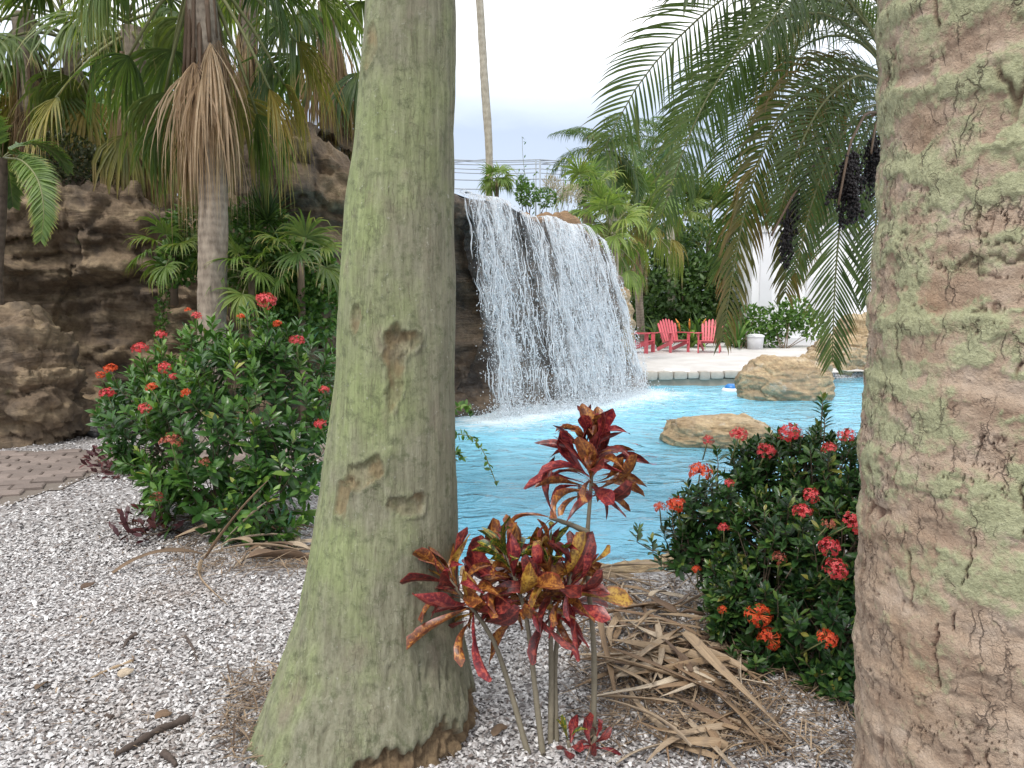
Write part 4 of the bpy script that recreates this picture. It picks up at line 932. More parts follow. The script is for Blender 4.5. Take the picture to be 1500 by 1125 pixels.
def leafy_shrub(name, label, spheres, nleaf, L, W, mat, seed, base, cat='shrub', group=None, stems=7, droop=0.2, up=0.4, jit=0.5, stem_r=0.012, fill=0.35, gapc=0.0, tiny=False):
    """spheres: rows (x, y, z, r) that together fill the crown"""
    rg = np.random.default_rng(seed); S = np.asarray(spheres, float); th_ = thing(name, label, cat, tuple(base), group)
    w = S[:, 3] ** 2; idx = rg.choice(len(S), nleaf * 2, p=w / w.sum()); dv = nrm(rg.normal(size=(nleaf * 2, 3)))
    rr = np.where(rg.random(nleaf * 2) < fill, rg.random(nleaf * 2) ** 0.5, rg.uniform(0.82, 1.05, nleaf * 2))
    P = S[idx, :3] + dv * (S[idx, 3] * rr)[:, None]
    cl = fbm(P / (S[:, 3].mean() * 0.55) + seed, 2); keep = cl > -0.25 + gapc; P, dv, cl = P[keep][:nleaf], dv[keep][:nleaf], cl[keep][:nleaf]
    n = len(P); D = dv * 0.9 + UP * up + rg.normal(0, jit, (n, 3)); Nn = nrm(dv + UP * 0.6 + rg.normal(0, 0.35, (n, 3)))
    tn = np.clip(0.45 + 0.35 * cl + rg.normal(0, 0.18, n), 0, 1)
    mb = leaves(P, D, Nn, L * rg.uniform(0.65, 1.2, n), W * rg.uniform(0.7, 1.15, n), tn, droop=droop, prof=(0.15, 1.0, 0.0) if tiny else (0.0, 0.75, 1.0, 0.0))
    part('foliage', mb, MAT[mat], th_, 'stuff')
    b = np.asarray(base, float)
    for k in range(stems):
        s = S[k % len(S)]; tip = s[:3] + nrm(rg.normal(size=3)) * s[3] * 0.6; t = np.linspace(0, 1, 7)[:, None]
        b2 = b + np.array([rg.normal(0, 0.08), rg.normal(0, 0.08), -0.05]); pth = b2 + (tip - b2) * t + np.array([0.1, 0.05, 0]) * np.sin(t * 6 + k) * 0.25
        V, Q, T = tube(pth, np.linspace(stem_r, stem_r * 0.3, 7), 5); part('stem', MB().add(V, Q, T), MAT['stem_brown'], th_)
    return th_
def sph(px, py, Y, rpx):
    q = at(px, py, Y); return (q[0], q[1], q[2], rpx * Y / F)

# crowns of the two near palms (above the frame; they shade the bed)
for th_, cx, cy, cz, sd, nn, L in ((rp_, xt + 0.12, YL, 7.5, 3, 13, 3.0), (kp, 1.26, YR, 6.35, 8, 13, 2.9)):
    feather_palm(None, None, (cx, cy, 0), (cx, cy, cz), 0, 0, nn, L, 0.55, sd, None, 'queen_leaf', 40, 0.022, (75, -20), (0.9, 1.5), 0.6, 0.3, into=th_, K=4)

# ------------------------------------------------------------------ shaggy fan palms on the left
q = gp(306, 655); c = at(292, -70, 8.6)
fan_palm('fan_palm', 'shaggy fan palm with slim grey trunk and tan dead skirt behind the red flowered bush', (q[0], 8.6, 0), c, 0.15, 0.14, 22, 1.15, 11, skirt=18, elr=(80, -72), nseg=42, yellow=0.35, skirt_drop=0.85, K=7, clear_front=True)
th_ = [o for o in bpy.data.objects if o.get('label', '').startswith('shaggy fan palm')][0]; rgm = np.random.default_rng(15)
for dx, dy, dz, R_, sp_w, ly in ((-0.62, -0.55, 0.10, 1.25, 0.75, 'fan_leaf'), (0.75, -0.35, 0.0, 1.15, 0.9, 'fan_leaf_dark'), (-0.95, -0.1, 0.25, 1.1, 1.3, 'fan_leaf')):
    part('leaf', fan_leaf(c + np.array([0, 0, 0.1]), (dx, dy, dz), 0.75, R_, 1.5, 40, rgm, K=7, spread=sp_w), MAT[ly], th_)
def on_cliff(px, py, Y): return at(px, py, Y)
fan_palm('fan_palm', 'fan palm on the cliff edge with a hanging shock of pinkish dead leaves', at(206, 300, 11.6), at(190, 40, 11.6), 0.13, 0.14, 18, 1.15, 23, skirt=24, elr=(75, -70), yellow=0.3, skirt_drop=1.0)
fan_palm('fan_palm', 'dense fan palm standing on the cliff above the dark boulders', at(40, 300, 12.4), at(40, 20, 12.4), 0.16, 0.15, 18, 1.15, 31, leafm='fan_leaf', skirt=10, elr=(70, -80), yellow=0.2, skirt_drop=0.6)
fan_palm('fan_palm', 'fan palm on the high rock shoulder with yellow drooping leaves', at(492, 235, 11.4), at(478, -40, 11.4), 0.10, 0.11, 18, 1.2, 41, bark='pale_bark', leafm='fan_leaf', skirt=10, elr=(70, -80), yellow=0.6, skirt_drop=0.5)
fan_palm('fan_palm', 'dark green fan palm set back between the two shaggy palms', at(372, 290, 13.6), at(362, -25, 13.6), 0.13, 0.13, 15, 1.2, 53, leafm='fan_leaf', skirt=8, elr=(75, -75), skirt_drop=0.6, yellow=0.15)
fan_palm('fan_palm', 'far fan palm with light green leaves seen past the cliff top', (-8.2, 17.5, 0), at(240, 165, 17.5), 0.15, 0.14, 22, 1.2, 61, leafm='fan_leaf_bright', skirt=4, elr=(80, -60), nseg=26, K=5)
fan_palm('fan_palm', 'bushy fan palm standing on the cliff at its dark end', at(110, 290, 12.8), at(100, 60, 12.8), 0.13, 0.13, 16, 1.2, 67, leafm='fan_leaf', skirt=10, elr=(75, -75), skirt_drop=0.7, yellow=0.25)
fan_palm('fan_palm', 'low pale fan palm peeping over the cliff notch', (-6.4, 19, 0), at(352, 215, 19), 0.14, 0.13, 20, 1.1, 71, leafm='fan_leaf_bright', elr=(80, -50), nseg=26, K=5)
# feather palm at the left edge
feather_palm('feather_palm', 'young feather palm with broad arching fronds beside the dark boulders', at(-4, 430, 8.9), at(2, 232, 8.6), 0.06, 0.05, 6, 0.95, 0.24, 5, 'dark_bark', 'queen_leaf', 46, 0.016, (65, -5), (1.6, 2.4), 0.25, 0.2)
th_ = [o for o in bpy.data.objects if o.get('label', '').startswith('young feather palm')][0]
pp = [at(8, 232, 8.4), at(32, 232, 8.2), at(58, 262, 8.0), at(66, 310, 7.9), at(60, 352, 7.9)]
part('frond', pinnate(pp, 84, 0.25, 0.011, np.random.default_rng(3), 0.35, nrmv=(0.3, -1, 0.4), rr=0.014, vang=0.1), MAT['fan_leaf_bright'], th_)

# plants on and below the cliff
leafy_shrub('twiggy_shrub', 'dark twiggy shrub with bare grey branches on the cliff top', [sph(95, 245, 11.4, 48), sph(140, 255, 11.3, 36), sph(60, 262, 11.2, 30)], 2600, 0.07, 0.018, 'twig_leaf', 91, at(110, 300, 11.3), stems=12, stem_r=0.02)
leafy_shrub('vine', 'bright green creeper spilling down the cliff behind the fan palm trunk', [sph(370, 360, 9.6, 62), sph(430, 400, 9.5, 60), sph(455, 455, 9.3, 48), sph(265, 385, 9.8, 32), sph(275, 330, 10, 28), sph(410, 470, 9.2, 50)], 9000, 0.085, 0.024, 'shrub_leaf', 92, gp(400, 600), 'vine', stems=14, fill=0.4)
leafy_shrub('vine', 'thin creeper strand hanging down the bare cliff face', [sph(244 - 2 * k, 400 + 18 * k, 9.9, 9) for k in range(7)], 420, 0.05, 0.016, 'shrub_leaf', 93, at(252, 390, 10.0), 'vine', stems=3, fill=0.8)
def tuft(name, label, P, n, L, W, mat, seed, el=(85, 15), grav=0.5, cat='plant', group=None, K=6, base=None):
    rg = np.random.default_rng(seed); th_ = thing(name, label, cat, tuple(base if base is not None else P), group)
    for i in range(n):
        f = (i + 0.5) / n; e = math.radians(el[0] + (el[1] - el[0]) * f + rg.uniform(-8, 8)); a = golden(i, seed); d = np.array([math.cos(e) * math.cos(a), math.cos(e) * math.sin(a), math.sin(e)])
        mb = strips(np.asarray(P)[None] + rg.normal(0, 0.015, (1, 3)), d[None], L * rg.uniform(0.8, 1.1), W, np.array([rg.random()]), np.array([grav * rg.uniform(0.7, 1.3)]), K, 0.35, np.array([UP * 0.8 - nrm(d) * 0.1]))
        part('leaf', mb, MAT[mat], th_)
    return th_
P = at(390, 325, 9.3)
tuft('yucca', 'dark spiky rosette of stiff narrow leaves on the cliff ledge', P, 130, 0.52, 0.011, 'fan_leaf_dark', 101, (88, -5), 0.25, base=P)
rg5 = np.random.default_rng(5)
def low_fan(label, P, n, R, mat, seed, elr=(70, -20), pet=0.8, nseg=22, base=None, spread=1.7, group=None):
    rg = np.random.default_rng(seed); th_ = thing('low_fan_palm', label, 'palm', tuple(base if base is not None else P), group)
    V, Q, T = tube([np.asarray(base if base is not None else P) - UP * 0.05, np.asarray(P) + UP * 0.02], [0.05, 0.04], 7); part('stem', MB().add(V, Q, T), MAT['stem_brown'], th_)
    for i in range(n):
        f = (i + 0.5) / n; e = math.radians(elr[0] + (elr[1] - elr[0]) * f); a = golden(i, seed)
        d = np.array([math.cos(e) * math.cos(a), math.cos(e) * math.sin(a), math.sin(e)])
        part('leaf', fan_leaf(P, d, pet * R, R, 0.5 + 0.5 * f, nseg, rg, spread=spread), MAT[mat], th_)
low_fan('low palm with thin drooping leaflets right beside the slim fan palm trunk', at(368, 405, 8.9), 12, 0.42, 'fan_leaf_bright', 104, base=(at(368, 405, 8.9)[0], 8.9, 0.0))
low_fan('small fan palm in the creeper left of the slim palm trunk', at(255, 375, 9.7), 10, 0.42, 'fan_leaf_bright', 105, base=at(255, 440, 9.9))
low_fan('feathery fan palm growing amid the creeper by the mossy trunk', at(440, 385, 9.0), 12, 0.45, 'fan_leaf', 106, base=(at(440, 385, 9.0)[0], 9.0, 0.0))

# ------------------------------------------------------------------ date palm on the right with hanging fronds and fruit
cr = at(1316, 120, 5.6)
dp = thing('date_palm', 'date palm with long arching dark fronds and black fruit behind the cracked trunk', 'palm tree', (at(1290, 560, 5.6)[0] + 0.06, 5.6, ground_h(2.6, 5.6)))
bx_ = dp.location
part('trunk', trunk_mb([(bx_[2] - 0.15, bx_[0], 5.6, 0.10), (1.2, bx_[0] + 0.01, 5.6, 0.085), (2.2, bx_[0] + 0.06, 5.6, 0.09), (cr[2] + 0.05, cr[0], 5.6, 0.12)], 18, 120,
     lambda TH, Z, R: (0.012 * saw(Z / 0.05 + TH / 6.283), {})), MAT['dark_bark'], dp)
rg = np.random.default_rng(77)
def frond_px(pts, n, L, wid, mat, droop, nrmv=None, vang=0.4, forward=0.75, rr=0.013):
    part('frond', pinnate([at(*p) for p in pts], int(n * 1.22), L, wid, rg, droop, nrmv, rr, vang, forward, 6), MAT[mat], dp)
frond_px([(1312, 105, 5.6), (1220, -40, 5.3), (1100, -40, 5.0), (1000, 45, 4.8), (920, 130, 4.7), (884, 222, 4.7)], 56, 0.50, 0.0080, 'date_leaf', 0.42, (0.35, -0.85, 0.5), 0.15)
frond_px([(1312, 115, 5.6), (1240, 20, 5.2), (1150, 10, 4.9), (1060, 90, 4.7), (1000, 210, 4.6), (965, 330, 4.6)], 58, 0.46, 0.0080, 'date_leaf', 0.6, (0.5, -0.6, 0.6), 0.25)
frond_px([(1312, 130, 5.6), (1230, 85, 5.2), (1150, 140, 4.9), (1100, 260, 4.8), (1075, 380, 4.75), (1058, 500, 4.75)], 60, 0.38, 0.0095, 'date_leaf_old', 0.75, (0.4, -0.8, 0.4), 0.25)
frond_px([(1314, 160, 5.5), (1262, 190, 5.2), (1232, 300, 5.05), (1222, 420, 5.0), (1219, 530, 5.0)], 52, 0.40, 0.0078, 'date_leaf', 0.3, (0.05, -1, 0.1), 0.05, 0.95)
frond_px([(1314, 130, 5.6), (1220, 100, 5.4), (1130, 190, 5.3), (1080, 300, 5.3), (1055, 400, 5.35)], 56, 0.42, 0.0078, 'date_leaf', 0.5, (0.3, -0.8, 0.5), 0.2)
frond_px([(1314, 110, 5.6), (1230, 20, 5.7), (1130, 20, 5.9), (1040, 90, 6.1), (985, 190, 6.2)], 56, 0.48, 0.0078, 'date_leaf', 0.55, (0.3, -0.6, 0.7), 0.3)
frond_px([(1316, 100, 5.6), (1270, -60, 5.2), (1190, -110, 4.9), (1080, -60, 4.7), (1000, 0, 4.6)], 54, 0.5, 0.0080, 'date_leaf', 0.6, (0.2, -0.5, 0.8), 0.3)
frond_px([(1314, 150, 5.6), (1250, 130, 5.8), (1190, 210, 6.0), (1165, 320, 6.1), (1150, 430, 6.15)], 50, 0.42, 0.0095, 'date_leaf_old', 0.6, (0.2, -0.9, 0.3), 0.2)
frond_px([(1314, 140, 5.6), (1262, 100, 5.2), (1200, 150, 4.9), (1160, 240, 4.75), (1140, 320, 4.7)], 50, 0.42, 0.0078, 'date_leaf', 0.5, (0.3, -0.8, 0.4), 0.2)
frond_px([(1316, 120, 5.6), (1290, 0, 5.0), (1240, -60, 4.6), (1160, -20, 4.3), (1110, 60, 4.15)], 52, 0.45, 0.0078, 'date_leaf', 0.6, (0.2, -0.6, 0.7), 0.3)
frond_px([(1316, 160, 5.6), (1300, 220, 5.3), (1282, 330, 5.2), (1272, 440, 5.2)], 44, 0.36, 0.0078, 'date_leaf', 0.4, (0.1, -1, 0.1), 0.1, 0.9)
for a_, e_, sg_ in ((0.2, 55, 1.5), (0.9, 40, 1.6), (1.7, 60, 1.5), (2.3, 35, 1.7), (-0.5, 40, 1.6), (-1.0, 62, 1.5), (1.3, 15, 1.5), (2.9, 68, 1.4), (0.5, 10, 1.4)):
    part('frond', pinnate(arch(cr, a_, math.radians(e_), 2.3, sg_), 50, 0.45, 0.012, rg, 0.6, None, 0.014, 0.3), MAT['date_leaf'], dp)
frond_px([(1314, 120, 5.6), (1250, 40, 5.9), (1170, 60, 6.3), (1090, 160, 6.6), (1040, 280, 6.7)], 54, 0.46, 0.0075, 'date_leaf', 0.55, (0.3, -0.7, 0.6), 0.25)
frond_px([(1314, 110, 5.6), (1260, 10, 5.5), (1180, -10, 5.4), (1095, 60, 5.3), (1040, 170, 5.3)], 56, 0.46, 0.0075, 'date_leaf', 0.5, (0.4, -0.7, 0.5), 0.2)
frond_px([(1314, 140, 5.6), (1270, 90, 6.0), (1215, 120, 6.4), (1170, 200, 6.6)], 46, 0.44, 0.0075, 'date_leaf', 0.5, (0.3, -0.8, 0.4), 0.2)
frond_px([(1316, 110, 5.6), (1285, 20, 5.9), (1230, 0, 6.2), (1160, 60, 6.4), (1110, 150, 6.5)], 50, 0.46, 0.0075, 'date_leaf', 0.6, (0.2, -0.6, 0.7), 0.3)
frond_px([(1314, 160, 5.6), (1270, 150, 5.1), (1215, 220, 4.8), (1180, 320, 4.7), (1165, 400, 4.7)], 48, 0.36, 0.0075, 'date_leaf', 0.45, (0.3, -0.9, 0.3), 0.1, 0.85)
def fruit_bunch(pts, n, spread, seed):
    rg = np.random.default_rng(seed); mb = MB(); P = np.array([at(*p) for p in pts]); t = np.linspace(0, 1, 12)
    L = np.linspace(0, 1, len(P)); pth = np.stack([np.interp(t, L, P[:, k]) for k in range(3)], 1)
    V, Q, T = tube(pth, np.linspace(0.011, 0.006, 12), 6); o = part('fruit_stalk', MB().add(V, Q, T), MAT['rachis_brown'], dp)
    ns = 22; pts_ = []
    for k in range(ns):
        st = pth[7] + (pth[-1] - pth[7]) * rg.random() * 0.5; d = nrm(np.array([rg.normal(0, spread), rg.normal(0, spread), -1.0])); L = rg.uniform(0.22, 0.36)
        sp_ = st + d * np.linspace(0, L, 6)[:, None]; V, Q, T = tube(sp_, 0.0025, 3); mb.add(V, Q, T)
        m = n // ns; u = rg.uniform(0.25, 1, m); pts_.append(st + d * (u * L)[:, None] + rg.normal(0, 0.010, (m, 3)))
    P2 = np.concatenate(pts_); V, T = drops(P2, rg.uniform(0.007, 0.011, len(P2)), np.full(len(P2), 1.35)); mb.add(V, T=T)
    part('fruit_bunch', mb, MAT['fruit'], dp, 'stuff')
fruit_bunch([(1300, 165, 5.4), (1268, 165, 4.9), (1245, 210, 4.6), (1228, 300, 4.5)], 1000, 0.20, 1)
fruit_bunch([(1300, 160, 5.6), (1230, 190, 5.2), (1165, 280, 4.7), (1130, 345, 4.55)], 520, 0.10, 2)
fruit_bunch([(1308, 165, 5.5), (1292, 165, 5.0), (1282, 185, 4.8), (1276, 225, 4.7)], 560, 0.13, 3)
# ------------------------------------------------------------------ ixora bushes
def orient(loc, D, Nn, scale, parent):
    D = nrm(D); S = nrm(np.cross(Nn, D)); M = np.cross(D, S); s = np.broadcast_to(scale, (3,)); l = np.asarray(loc) - np.asarray(parent.location)
    return Matrix(((D[0] * s[0], S[0] * s[1], M[0] * s[2], l[0]), (D[1] * s[0], S[1] * s[1], M[1] * s[2], l[1]), (D[2] * s[0], S[2] * s[1], M[2] * s[2], l[2]), (0, 0, 0, 1)))
def floret_head(seed, n, mat, opened=1.0):
    """one ixora flower head: tubes ending in four-petalled florets, radius 1"""
    rg = np.random.default_rng(seed); d = nrm(rg.normal(size=(n, 3)) + np.array([0, 0, 0.55])); d[:, 2] = np.abs(d[:, 2]) * 1.0 - 0.25; d = nrm(d)
    mb = MB(); R = rg.uniform(0.78, 1.05, n) * opened
    C = d * R[:, None]; C[:, 2] *= 0.75; A = nrm(np.cross(d, rg.normal(size=(n, 3)))); B = np.cross(d, A)
    for k in range(4):
        a = k * np.pi / 2; dd = math.cos(a) * A + math.sin(a) * B
        leaves(C, dd + d * 0.25, d, 0.24 * rg.uniform(0.8, 1.15, n), 0.075, np.clip(rg.normal(0.5, 0.22, n), 0, 1), (0.3, 1.0, 0.0), 0.15, 0.1, mb)
    st = np.linspace(0, 1, 2)
    leaves(np.zeros((n, 3)), C, A, R * 0.98, 0.022, 0.2, (1.0, 1.0), 0, 0.5, mb)
    m = mb.mesh('flower_head'); m.materials.append(MAT[mat]); return m
HEADS = {'pink': [floret_head(s, 46, 'petal_pink') for s in (1, 2, 3)], 'orange': [floret_head(s, 46, 'petal_orange') for s in (4, 5)], 'old': [floret_head(s, 26, 'petal_old') for s in (6, 7)]}
def leaf_unit(mat, prof, droop):
    mb = leaves(np.zeros((1, 3)), np.array([[1.0, 0, 0]]), np.array([[0, 0, 1.0]]), 1.0, 0.19, 0.0, prof, droop, 0.16)
    m = mb.mesh('leaf'); m.materials.append(MAT[mat]); return m
def ixora(label, spheres, base, ntip, L, mat, heads, seed, tips_px=(), bright=0.0, ground_clip=0.02):
    rg = np.random.default_rng(seed); S = np.asarray(spheres, float); base = np.asarray(base, float); th_ = thing('ixora_bush', label, 'bush', tuple(base))
    w = S[:, 3] ** 2; idx = rg.choice(len(S), ntip * 4, p=w / w.sum()); dv = nrm(rg.normal(size=(ntip * 4, 3)) + np.array([0, -0.25, 0.15]))
    deep = rg.random(ntip * 4) < 0.22; rr = np.where(deep, rg.uniform(0.45, 0.8, ntip * 4), rg.uniform(0.86, 1.10, ntip * 4))
    P = S[idx, :3] + dv * (S[idx, 3] * rr)[:, None]
    inside = np.zeros(len(P), bool)
    for s in S: inside |= (np.linalg.norm(P - s[:3], axis=1) < s[3] * 0.78) & ~deep
    ok = ~inside & (P[:, 2] > ground_clip + ground_z(P[:, 0], P[:, 1])); P, dv = P[ok][:ntip], dv[ok][:ntip]
    ax = nrm(dv * 0.75 + UP * 0.7 + rg.normal(0, 0.22, P.shape))
    if len(tips_px):
        T2 = np.array([at(*t) for t in tips_px]); P = np.concatenate([P, T2]); ax = np.concatenate([ax, nrm(UP + rg.normal(0, 0.15, T2.shape))])
    n = len(P); ph = rg.random(n) * 6.28; lp, ld, ln, ll = [], [], [], []
    A = nrm(np.cross(ax, rg.normal(size=(n, 3)))); B = np.cross(ax, A); tone = np.clip(0.42 + 0.25 * fbm(P * 2.3 + seed, 2) + rg.normal(0, 0.12, n) + bright, 0, 0.98); lt = []
    for j in range(6):                                  # decussate pairs down the shoot
        f = j / 5.0; open_ = 0.55 + 0.75 * f
        for sd in (0, np.pi):
            a = ph + j * np.pi / 2 + sd + rg.normal(0, 0.2, n); rad = np.cos(a)[:, None] * A + np.sin(a)[:, None] * B
            d = nrm(ax * math.cos(open_) + rad * math.sin(open_) + rg.normal(0, 0.1, (n, 3)))
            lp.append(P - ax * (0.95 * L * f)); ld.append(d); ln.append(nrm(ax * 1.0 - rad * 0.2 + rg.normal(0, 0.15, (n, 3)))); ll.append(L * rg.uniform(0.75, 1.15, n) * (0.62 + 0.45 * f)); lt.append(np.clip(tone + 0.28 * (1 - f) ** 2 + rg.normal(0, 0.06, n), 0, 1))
    lp, ld, ln, ll, lt = map(np.concatenate, (lp, ld, ln, ll, lt))
    dist = np.linalg.norm(lp - np.array([0, 0, CAMZ]), axis=1) - 0.25 * ll / L + rg.random(len(lp)) * 0.25; order = np.argsort(dist)
    big, rest = order[:290], order[290:]
    units = [leaf_unit(mat, (0.0, 0.62, 1.0, 0.78, 0.0), dr) for dr in (0.08, 0.22, -0.05)]
    for k in big:
        o = link('leaf', units[k % 3], None, th_); o.matrix_local = orient(lp[k], ld[k], ln[k], (ll[k], ll[k], ll[k]), th_)
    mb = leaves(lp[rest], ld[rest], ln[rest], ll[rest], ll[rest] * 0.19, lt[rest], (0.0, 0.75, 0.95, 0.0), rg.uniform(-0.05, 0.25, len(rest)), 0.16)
    part('foliage', mb, MAT[mat], th_, 'stuff')
    # stems: main branches, then twigs out to the shoots
    mb = MB(); mains = []
    for s in S:
        t = np.linspace(0, 1, 7)[:, None]; b2 = base + np.array([rg.normal(0, 0.10), rg.normal(0, 0.08), -0.06]); tip = s[:3]; pth = b2 + (tip - b2) * t + np.array([0.06, 0.03, 0]) * np.sin(3 * t + s[0])
        V, Q, T = tube(pth, np.linspace(0.014, 0.007, 7), 6); part('branch', MB().add(V, Q, T), MAT['stem_brown'], th_); mains.append(pth)
    M_ = np.concatenate(mains)
    for k in range(n):
        c = M_[np.argmin(np.linalg.norm(M_ - (P[k] - ax[k] * 0.3), axis=1))]; e = P[k] - ax[k] * 0.95 * L; t = np.linspace(0, 1, 4)[:, None]
        pth = np.concatenate([c + (e - c) * t + ax[k] * -0.04 * np.sin(t * 3.14), P[k][None]]); V, Q, T = tube(pth, np.linspace(0.005, 0.0022, 5), 3, False); mb.add(V, Q)
    part('twigs', mb, MAT['stem_brown'], th_, 'stuff')
    for (px, py, rp, kind) in heads:
        d = ray(px, py); o = np.array([0, 0, CAMZ]); best = None
        dn = nrm(d)
        for s in S:
            oc = o - s[:3]; bq = oc @ dn; cq = oc @ oc - (s[3] * 1.08) ** 2; h = bq * bq - cq
            if h > 0:
                tt_ = -bq - math.sqrt(h); best = tt_ if best is None else min(best, tt_)
        if best is None: best = np.min([((s[:3] - o) @ dn) for s in S if np.linalg.norm(o + dn * ((s[:3] - o) @ dn) - s[:3]) < s[3] * 1.9] or [np.linalg.norm(S[0, :3] - o)])
        pos = o + dn * (best - 0.03); r = rp * pos[1] / F; hm = HEADS[kind]; dirv = nrm(UP * 0.9 + rg.normal(0, 0.2, 3) + np.array([0, -0.35, 0]))
        ob = link('flower_head', hm[int(rg.integers(len(hm)))], None, th_); ob.matrix_local = orient(pos, nrm(np.cross(dirv, rg.normal(size=3))), dirv, r, th_)
        V, Q, T = tube([pos - dirv * (0.12 + r) + np.array([0, 0.04, 0]), pos - dirv * 0.2 * r], [0.004, 0.003], 4); part('flower_stalk', MB().add(V, Q, T), MAT['petiole'], th_)
    return th_
L5 = 5.5
left_s = [sph(330, 640, 5.6, 128), sph(235, 615, 5.7, 78), sph(400, 560, 5.9, 92), sph(300, 735, 5.2, 72), sph(410, 690, 5.4, 88), sph(190, 600, 5.9, 42), sph(290, 540, 5.9, 60), sph(380, 745, 5.1, 60), sph(455, 620, 5.7, 70), sph(250, 700, 5.3, 55)]
heads_l = [(391, 441, 14, 'pink'), (383, 437, 9, 'pink'), (205, 511, 12, 'pink'), (236, 491, 9, 'pink'), (288, 463, 8, 'pink'), (162, 540, 10, 'orange'), (147, 549, 7, 'orange'), (157, 577, 12, 'pink'), (241, 539, 10, 'pink'), (254, 552, 7, 'pink'), (222, 568, 9, 'orange'), (272, 576, 8, 'orange'), (212, 599, 10, 'pink'),
           (250, 647, 17, 'old'), (300, 677, 9, 'old'), (435, 500, 12, 'pink'), (475, 571, 8, 'pink'), (469, 622, 10, 'pink'), (406, 474, 7, 'orange'), (353, 464, 6, 'orange'), (275, 454, 5, 'orange'), (230, 728, 10, 'old')]
ixora('bright green ixora bush with pink red flower heads beside the mossy trunk', left_s, (gp(330, 790)[0], gp(330, 790)[1] + 0.35, 0), 420, 0.125, 'ixora_leaf', heads_l, 201,
      [(391, 452, 5.7), (383, 475, 5.75), (205, 528, 5.8), (236, 505, 5.8), (288, 478, 5.85), (160, 556, 5.8), (158, 592, 5.8), (434, 516, 5.7), (310, 470, 5.9), (335, 480, 5.9), (265, 490, 5.9), (360, 455, 6.0), (420, 480, 5.9), (400, 465, 5.9), (375, 500, 5.8), (455, 540, 5.8)], bright=0.05)
right_s = [sph(1130, 715, 3.75, 72), sph(1215, 705, 3.6, 72), sph(1055, 735, 3.75, 56), sph(1160, 800, 3.5, 98), sph(1245, 820, 3.3, 95), sph(1130, 880, 3.4, 84), sph(1225, 930, 3.2, 100), sph(1135, 955, 3.3, 56), sph(1250, 1010, 3.05, 80), sph(1075, 830, 3.6, 52), sph(1180, 1000, 3.15, 58), sph(1280, 730, 3.45, 70), sph(1020, 770, 3.8, 34), sph(1255, 1050, 2.95, 75), sph(1195, 1050, 3.05, 50), sph(1100, 690, 3.8, 50), sph(1180, 670, 3.7, 50), sph(1060, 890, 3.45, 42), sph(1010, 800, 3.75, 40), sph(1165, 1045, 3.0, 46), sph(1240, 1095, 2.85, 55), sph(1105, 980, 3.2, 38)]
heads_r = [(1157, 635, 18, 'pink'), (1082, 637, 14, 'pink'), (1037, 645, 9, 'pink'), (1122, 661, 15, 'pink'), (1025, 692, 18, 'orange'), (1068, 708, 8, 'pink'), (990, 740, 15, 'orange'), (966, 743, 9, 'orange'), (1188, 726, 13, 'pink'), (1175, 750, 15, 'pink'), (1250, 766, 18, 'pink'), (1214, 768, 12, 'old'), (1215, 802, 17, 'pink'), (1224, 834, 19, 'pink'),
           (1141, 818, 12, 'old'), (1111, 901, 20, 'orange'), (1127, 935, 18, 'orange'), (1212, 936, 16, 'orange'), (1058, 893, 7, 'orange'), (1060, 773, 9, 'pink'), (1240, 638, 13, 'pink'), (1214, 657, 11, 'pink'), (1270, 805, 10, 'orange'), (1020, 834, 7, 'orange')]
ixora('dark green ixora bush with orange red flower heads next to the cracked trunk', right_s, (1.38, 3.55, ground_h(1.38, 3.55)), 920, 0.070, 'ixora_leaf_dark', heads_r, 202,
      [(1205, 585, 3.6), (1208, 605, 3.6), (1198, 625, 3.6), (1215, 640, 3.6), (1190, 650, 3.6), (1275, 625, 3.55), (1268, 648, 3.55), (1128, 635, 3.75), (1050, 660, 3.75), (935, 775, 3.8), (955, 790, 3.8), (975, 770, 3.8), (1000, 800, 3.75), (965, 815, 3.75), (985, 745, 3.8), (1010, 740, 3.8), (1030, 715, 3.8), (1095, 650, 3.75)])

# ------------------------------------------------------------------ crotons
def croton_unit(seed, mat, wide, curl, twist):
    rg = np.random.default_rng(seed); K, J = 9, 5; t = np.linspace(0, 1, K); v = np.linspace(-1, 1, J)
    w = wide * np.interp(t, [0, 0.12, 0.35, 0.62, 0.82, 0.95, 1], [0.10, 0.16, 0.42, 0.90, 1.0, 0.72, 0.12])
    ang = -curl * t ** 1.5; x = np.concatenate([[0], np.cumsum(np.cos(ang[1:]) / (K - 1))]); z = np.concatenate([[0], np.cumsum(np.sin(ang[1:]) / (K - 1))])
    V = np.zeros((K, J, 3))
    for i in range(K):
        tw = twist * t[i] ** 1.4; wv = 0.05 * np.sin(t[i] * 11 + seed) * np.abs(v) * np.sign(v) + 0.30 * v * v * (0.6 + 0.4 * math.sin(seed))
        yy = v * w[i]; zz = wv * w[i] * 4 * 0.5; V[i, :, 0] = x[i] - zz * math.sin(ang[i]); V[i, :, 1] = yy * math.cos(tw) - zz * math.sin(tw); V[i, :, 2] = z[i] + yy * math.sin(tw) + zz * math.cos(tw)
    mb = MB().add(V.reshape(-1, 3), grid_faces(K, J), lu=np.repeat(t, J), lv=np.tile(v, K), tint=0.0)
    m = mb.mesh('leaf'); m.materials.append(MAT[mat]); return m
CU = {k: [croton_unit(s, 'croton_' + k, wd, cu, tw) for s, wd, cu, tw in zip(range(a, a + 4), (0.155, 0.125, 0.165, 0.10), (0.5, 1.6, -1.1, 1.0), (0.6, 1.8, -1.0, 3.0))] for a, k in ((10, 'burgundy'), (20, 'mottled'), (30, 'crimson'), (40, 'green'), (50, 'gold'))}
